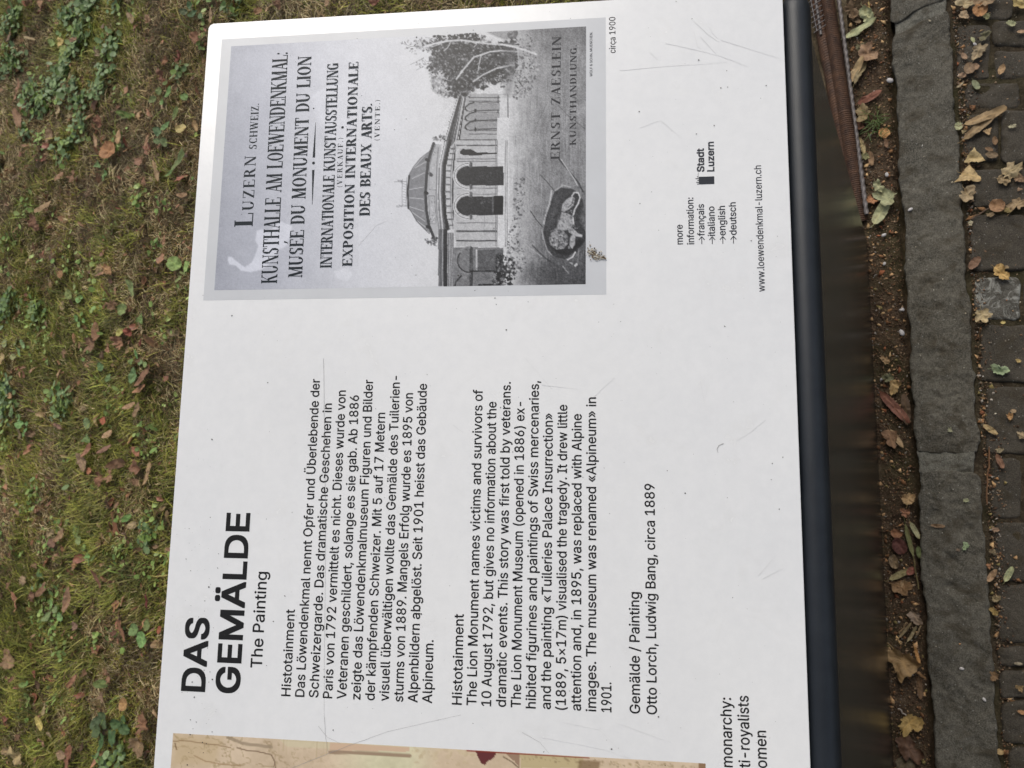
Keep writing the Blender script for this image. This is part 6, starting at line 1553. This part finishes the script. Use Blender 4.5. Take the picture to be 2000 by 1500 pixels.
def leaflets(n, pts, s0, s1, palette, seed, zlo, zhi):
    """small rounded leaves massed round the given spots: (x, y, radius) in metres"""
    r = np.random.RandomState(seed); V, F, C, m0 = [], [], [], 0; pal = [srgb(*c)[:3] for c in palette]; wts = np.array([p[2] ** 2 for p in pts]); wts = wts / wts.sum()
    for k in range(n):
        q = pts[r.choice(len(pts), p=wts)]; a = r.rand() * 6.28; d = q[2] * math.sqrt(r.rand()) * (0.6 + 0.8 * r.rand())
        x = q[0] + d * math.cos(a); y = q[1] + d * math.sin(a); s = r.uniform(s0, s1); th = r.rand() * 6.28; z = float(lawn_z(np.array([x]), np.array([y]))[0]) + r.uniform(zlo, zhi); tx, ty = r.normal(0, .35, 2)
        e = r.uniform(.55, .95); P = [(0, 0, -0.15 * s)]
        for j in range(8):
            t = j / 8 * 2 * math.pi; rr = s * (1 - (0.25 if j == 4 else 0)); P.append((rr * math.cos(t), rr * e * math.sin(t), 0.0))
        P = np.array(P); P[:, 2] += P[:, 0] * tx + P[:, 1] * ty
        R2 = np.array([[math.cos(th), -math.sin(th)], [math.sin(th), math.cos(th)]]); P[:, :2] = P[:, :2] @ R2.T
        V.append(P + [x, y, z]); F += [[m0, m0 + 1 + j, m0 + 1 + (j + 1) % 8] for j in range(8)]; m0 += 9
        C.append(np.tile(np.array(pal[r.randint(len(pal))]) * r.uniform(1.0, 1.6), (9, 1)))
    return np.concatenate(V), np.array(F), np.concatenate(C)


ivy = []
for (x, y, rpx) in ((165, 20, 26), (190, 10, 22), (140, 45, 22), (170, 70, 24), (150, 100, 18), (20, 130, 26), (40, 120, 20), (45, 40, 20), (30, 66, 16), (130, 140, 24), (110, 165, 22), (100, 195, 24), (150, 185, 22), (170, 205, 20), (70, 190, 20), (200, 180, 20), (215, 150, 18), (80, 215, 20), (230, 95, 22), (60, 262, 14),
                    (165, 260, 18), (135, 300, 20), (360, 150, 14), (12, 610, 26), (30, 590, 20), (5, 320, 16), (15, 770, 24), (30, 800, 20), (130, 790, 24), (85, 610, 16), (465, 20, 16), (240, 10, 16), (300, 1040, 16), (90, 1130, 12), (220, 1490, 18), (250, 1470, 14)):
    p = G(x, y); ivy.append((p[0], p[1], rpx * 0.0027))
tag(obj("ground_ivy", mesh_np("ground_ivy", *leaflets(1900, ivy, 0.007, 0.0145, [(98, 118, 78), (92, 112, 66), (112, 130, 88), (104, 124, 62)], 5, 0.012, 0.045)), WEED), kind="stuff")
sc = [(RS.uniform(*VX), RS.uniform(*VY), RS.uniform(.02, .08)) for _ in range(190)]
tag(obj("clover", mesh_np("clover", *leaflets(2600, sc, 0.004, 0.012, [(122, 142, 74), (108, 130, 66), (134, 150, 86), (96, 120, 60)], 6, 0.010, 0.035)), WEED), kind="stuff")


# ------------------------------------------------------------------ grit, crumbs and leaf litter in bed and joints
def crumbs(spots, seed, palette, wts, flat=0.7):
    """spots: (x, y, z, size)"""
    r = np.random.RandomState(seed); n = len(spots)
    o = np.array([[1, 0, 0], [0, 1, 0], [-1, 0, 0], [0, -1, 0], [0, 0, 1], [0, 0, -1]], float)
    F0 = np.array([[0, 1, 4], [1, 2, 4], [2, 3, 4], [3, 0, 4], [1, 0, 5], [2, 1, 5], [3, 2, 5], [0, 3, 5]])
    P = np.tile(o, (n, 1, 1)) * r.uniform(0.55, 1.25, (n, 6, 3)) + r.normal(0, 0.18, (n, 6, 3)); P[:, :, 2] *= flat
    th = r.uniform(0, 6.28, n); c, s = np.cos(th)[:, None], np.sin(th)[:, None]; el = r.uniform(1, 1.9, n)[:, None]
    X = P[..., 0] * el; Y = P[..., 1]; P[..., 0], P[..., 1] = X * c - Y * s, X * s + Y * c
    S = np.array(spots); P = P * S[:, None, 3:4] + S[:, None, :3]
    pal = np.array([srgb(*c_)[:3] for c_ in palette]); C = pal[r.choice(len(pal), n, p=np.array(wts) / sum(wts))] * r.uniform(.85, 1.6, (n, 1))
    return P.reshape(-1, 3), (np.arange(n)[:, None, None] * 6 + F0[None]).reshape(-1, 3), np.repeat(C[:, None], 6, 1).reshape(-1, 3)


CP = [(88, 68, 52), (66, 50, 38), (108, 86, 66), (132, 112, 90), (100, 94, 84), (150, 142, 132), (78, 60, 42)]
n = 20000; x = RS.uniform(-0.75, 1.5, n); y = RS.uniform(-0.054, 0.03, n); z = bed_z(x, y)
s_ = 0.0005 + 0.0018 * RS.rand(n) ** 3
tag(obj("soil_crumbs", mesh_np("soil_crumbs", *crumbs(np.stack([x, y, z + s_ * 0.3, s_], -1), 1, CP, [5, 5, 4, 2, 1, .5, 2])), CRUMB), kind="stuff")
n = 11000; x = RS.uniform(-0.75, 1.5, n); y = -0.163 - np.abs(RS.normal(0, 0.014, n)); m = RS.rand(n) < .42; y[m] = RS.uniform(-0.60, -0.165, m.sum())
s_ = 0.0004 + 0.0020 * RS.rand(n) ** 4; z = -0.0065 + 0.003 * RS.rand(n)
tag(obj("joint_grit", mesh_np("joint_grit", *crumbs(np.stack([x, y, z + s_ * 0.3, s_], -1), 2, CP, [4, 4, 3, 3, 2, 1.2, 2])), CRUMB), kind="stuff")
n = 420; x = RS.uniform(-0.75, 1.4, n); y = RS.uniform(-0.40, -0.065, n); s_ = 0.0004 + 0.0016 * RS.rand(n) ** 4
tag(obj("surface_grit", mesh_np("surface_grit", *crumbs(np.stack([x, y, np.where(y > -.155, 0.0045, 0.000) + s_ * 0.2, s_], -1), 3, [(176, 168, 150), (150, 140, 120), (190, 186, 176), (160, 120, 84)], [3, 3, 2, 2])), CRUMB), kind="stuff")
sp = []
for (px, py, ra) in ((1738, 157, 7), (1732, 341, 5), (1727, 515, 4), (1760, 605, 4), (1761, 650, 7), (1778, 411, 5), (1878, 1305, 4), (1922, 1365, 4), (1904, 89, 4), (1726, 459, 5), (1763, 604, 4), (1722, 740, 4)):
    p = G(px, py); sp.append((p[0], p[1], (-0.002 if px < 1770 else 0.004), ra * 0.0008))
bm = bmesh.new()
for (a, b, c, r_) in sp:
    q = bmesh.ops.create_icosphere(bm, subdivisions=2, radius=r_)
    e_ = random.uniform(.6, 1); th = random.uniform(0, 3)
    for v in q['verts']:
        x_, y_ = v.co.x * 1.2, v.co.y * e_; f_ = 1 + random.uniform(-.08, .08)
        v.co = Vector((a + (x_ * math.cos(th) - y_ * math.sin(th)) * f_, b + (x_ * math.sin(th) + y_ * math.cos(th)) * f_, c + v.co.z * .6 * f_ + r_ * .3))
bm.verts.ensure_lookup_table(); V = np.array([v.co[:] for v in bm.verts]); F = np.array([[v.index for v in f.verts] for f in bm.faces]); C = np.tile(np.array(srgb(178, 174, 172)[:3]), (len(V), 1)); bm.free()
tag(obj("white_pebbles", mesh_np("white_pebbles", V, F, C), CRUMB), kind="stuff")
# small torn scraps of dead leaf
sp = []
for k in range(1500):
    if k < 900: x, y, z = RS.uniform(-.7, 1.35), RS.uniform(-.052, .02), 0.0
    elif k < 1300: x, y, z = RS.uniform(-.7, 1.35), -0.163 - abs(RS.normal(0, .012)), -0.006
    else: x, y, z = RS.uniform(-.7, 1.2), RS.uniform(-.5, -.16), -0.004
    if k < 900: z = float(bed_z(np.array([x]), np.array([y]))[0]) + 0.001
    sp.append((x, y, z, 0.001 + 0.0045 * RS.rand() ** 2.5))
V, F, C = crumbs(sp, 7, [(134, 100, 68), (160, 128, 92), (104, 74, 50), (176, 146, 106), (128, 80, 54), (116, 104, 66)], [4, 3, 4, 2, 1, 1], flat=0.28)
tag(obj("leaf_litter", mesh_np("leaf_litter", V, F, C), CRUMB), kind="stuff")
# loose twigs
tw = [((1780, 1065), (1795, 1150), (104, 92, 58)), ((1755, 1385), (1770, 1398), (170, 160, 150)), ((1926, 985), (1932, 872), (120, 88, 62)), ((1935, 405), (1898, 428), (96, 74, 56)), ((1757, 1236), (1772, 1216), (140, 116, 84)), ((1790, 1240), (1800, 1222), (150, 128, 98))]
for (a, b, rgb), lb in zip(tw, ("olive stalk lying lengthwise below the dark red leaf", "white thread beside the yellow golden folded leaf", "thin brown twig standing beside the kerb at the mortar joint", "dark twig below the lowest of three tan leaves", "thin tan twig in the lower soil strip, left of two", "thin tan twig in the lower soil strip, right of two")):
    A_ = G(*a, 0.001); B_ = G(*b, 0.003); t = np.linspace(0, 1, 9)[:, None]; P = A_ + (B_ - A_) * t + np.concatenate([RS.normal(0, .0008, (9, 2)), np.zeros((9, 1))], 1)
    V, F = tube(P, 0.0012, 6); tag(obj("twig", mesh_np("twig", V, F, np.tile(np.array(srgb(*rgb)[:3]), (len(V), 1))), WEED, smooth=True), lb, "twig")
# grass tuft in the bed
r = np.random.RandomState(8); V, F, C, n = [], [], [], 0
for k in range(46):
    p = G(1712 + r.normal(0, 7), 245 + r.normal(0, 12), -0.004); th = r.rand() * 6.28; h = r.uniform(.012, .035); L_ = h * r.uniform(.6, 1.2); w_ = 0.0008; d = np.array([math.cos(th), math.sin(th)]); sd_ = np.array([-d[1], d[0]])
    for t in (0, .5): q = p + np.array([*(d * L_ * t), h * t * (1.3 - .6 * t)]); V += [q - [*(sd_ * w_ * (1 - t * .5)), 0], q + [*(sd_ * w_ * (1 - t * .5)), 0]]
    V.append(p + np.array([*(d * L_), h * .6])); F += [[n, n + 1, n + 3], [n, n + 3, n + 2], [n + 2, n + 3, n + 4]]; C += [list(srgb(86, 104, 56)[:3])] * 5; n += 5
tag(obj("grass_tuft", mesh_np("grass_tuft", np.array(V), np.array(F), np.array(C)), BLADE), "small green grass tuft growing in the upper soil strip beside the twisted bar", "grass tuft")


# ------------------------------------------------------------------ added unseen tree to darken the lower right (behind and left of the camera)
tr = thing("tree", "large broad leaved tree added out of view behind the reader to shade the paving", "tree", (-3.6, -2.6, -0.02))
r = np.random.RandomState(3)
P = np.array([[0, 0, 0], [0.05, 0.02, 1.2], [0.12, 0.1, 2.6], [0.3, 0.3, 4.0], [0.5, 0.6, 5.6]]); V, F = tube(P, [0.30, 0.24, 0.21, 0.16, 0.06], 14)
bark = mat_granite("bark", (0.05, 0.04, 0.03, 1), (0.11, 0.09, 0.07, 1), s=0.2); obj("trunk", mesh_np("trunk", V, F), bark, tr, smooth=True)
for k in range(9):
    a = k * 0.7 + 0.2; b0 = np.array([0.1, 0.08, 2.3 + 0.25 * k]); e_ = b0 + np.array([math.cos(a) * 1.9, math.sin(a) * 1.9, 1.1]); P = np.array([b0, b0 * 0.6 + e_ * 0.4 + [0, 0, -.1], e_])
    V, F = tube(P, [0.09, 0.06, 0.02], 8); obj("limb", mesh_np("limb", V, F), bark, tr, smooth=True)
cl_ = [(r.normal(1.1, 1.5), r.normal(0.8, 1.5), r.normal(4.9, 0.9), r.uniform(.4, .9)) for _ in range(70)]
V, F, C, m0 = [], [], [], 0
for k in range(15000):
    q = cl_[r.randint(70)]; c0 = np.array(q[:3]) + r.normal(0, q[3] * 0.45, 3)
    if c0[2] < 2.9: continue
    n_ = r.normal(size=3); n_ /= np.linalg.norm(n_); t1 = np.cross(n_, [0.3, 0.2, 1]); t1 /= np.linalg.norm(t1); t2 = np.cross(n_, t1); s_ = r.uniform(.04, .075)
    V += [c0 - t1 * s_, c0 + t2 * s_ * .6 + n_ * .008, c0 + t1 * s_, c0 - t2 * s_ * .6 + n_ * .008]; F.append([m0, m0 + 1, m0 + 2, m0 + 3]); m0 += 4
    C += [np.array(srgb(*[(96, 116, 50), (120, 126, 56), (146, 128, 66)][r.randint(3)])[:3])] * 4
obj("crown", mesh_np("crown", np.array(V), np.array(F), np.array(C)), BLADE, tr)["kind"] = "stuff"
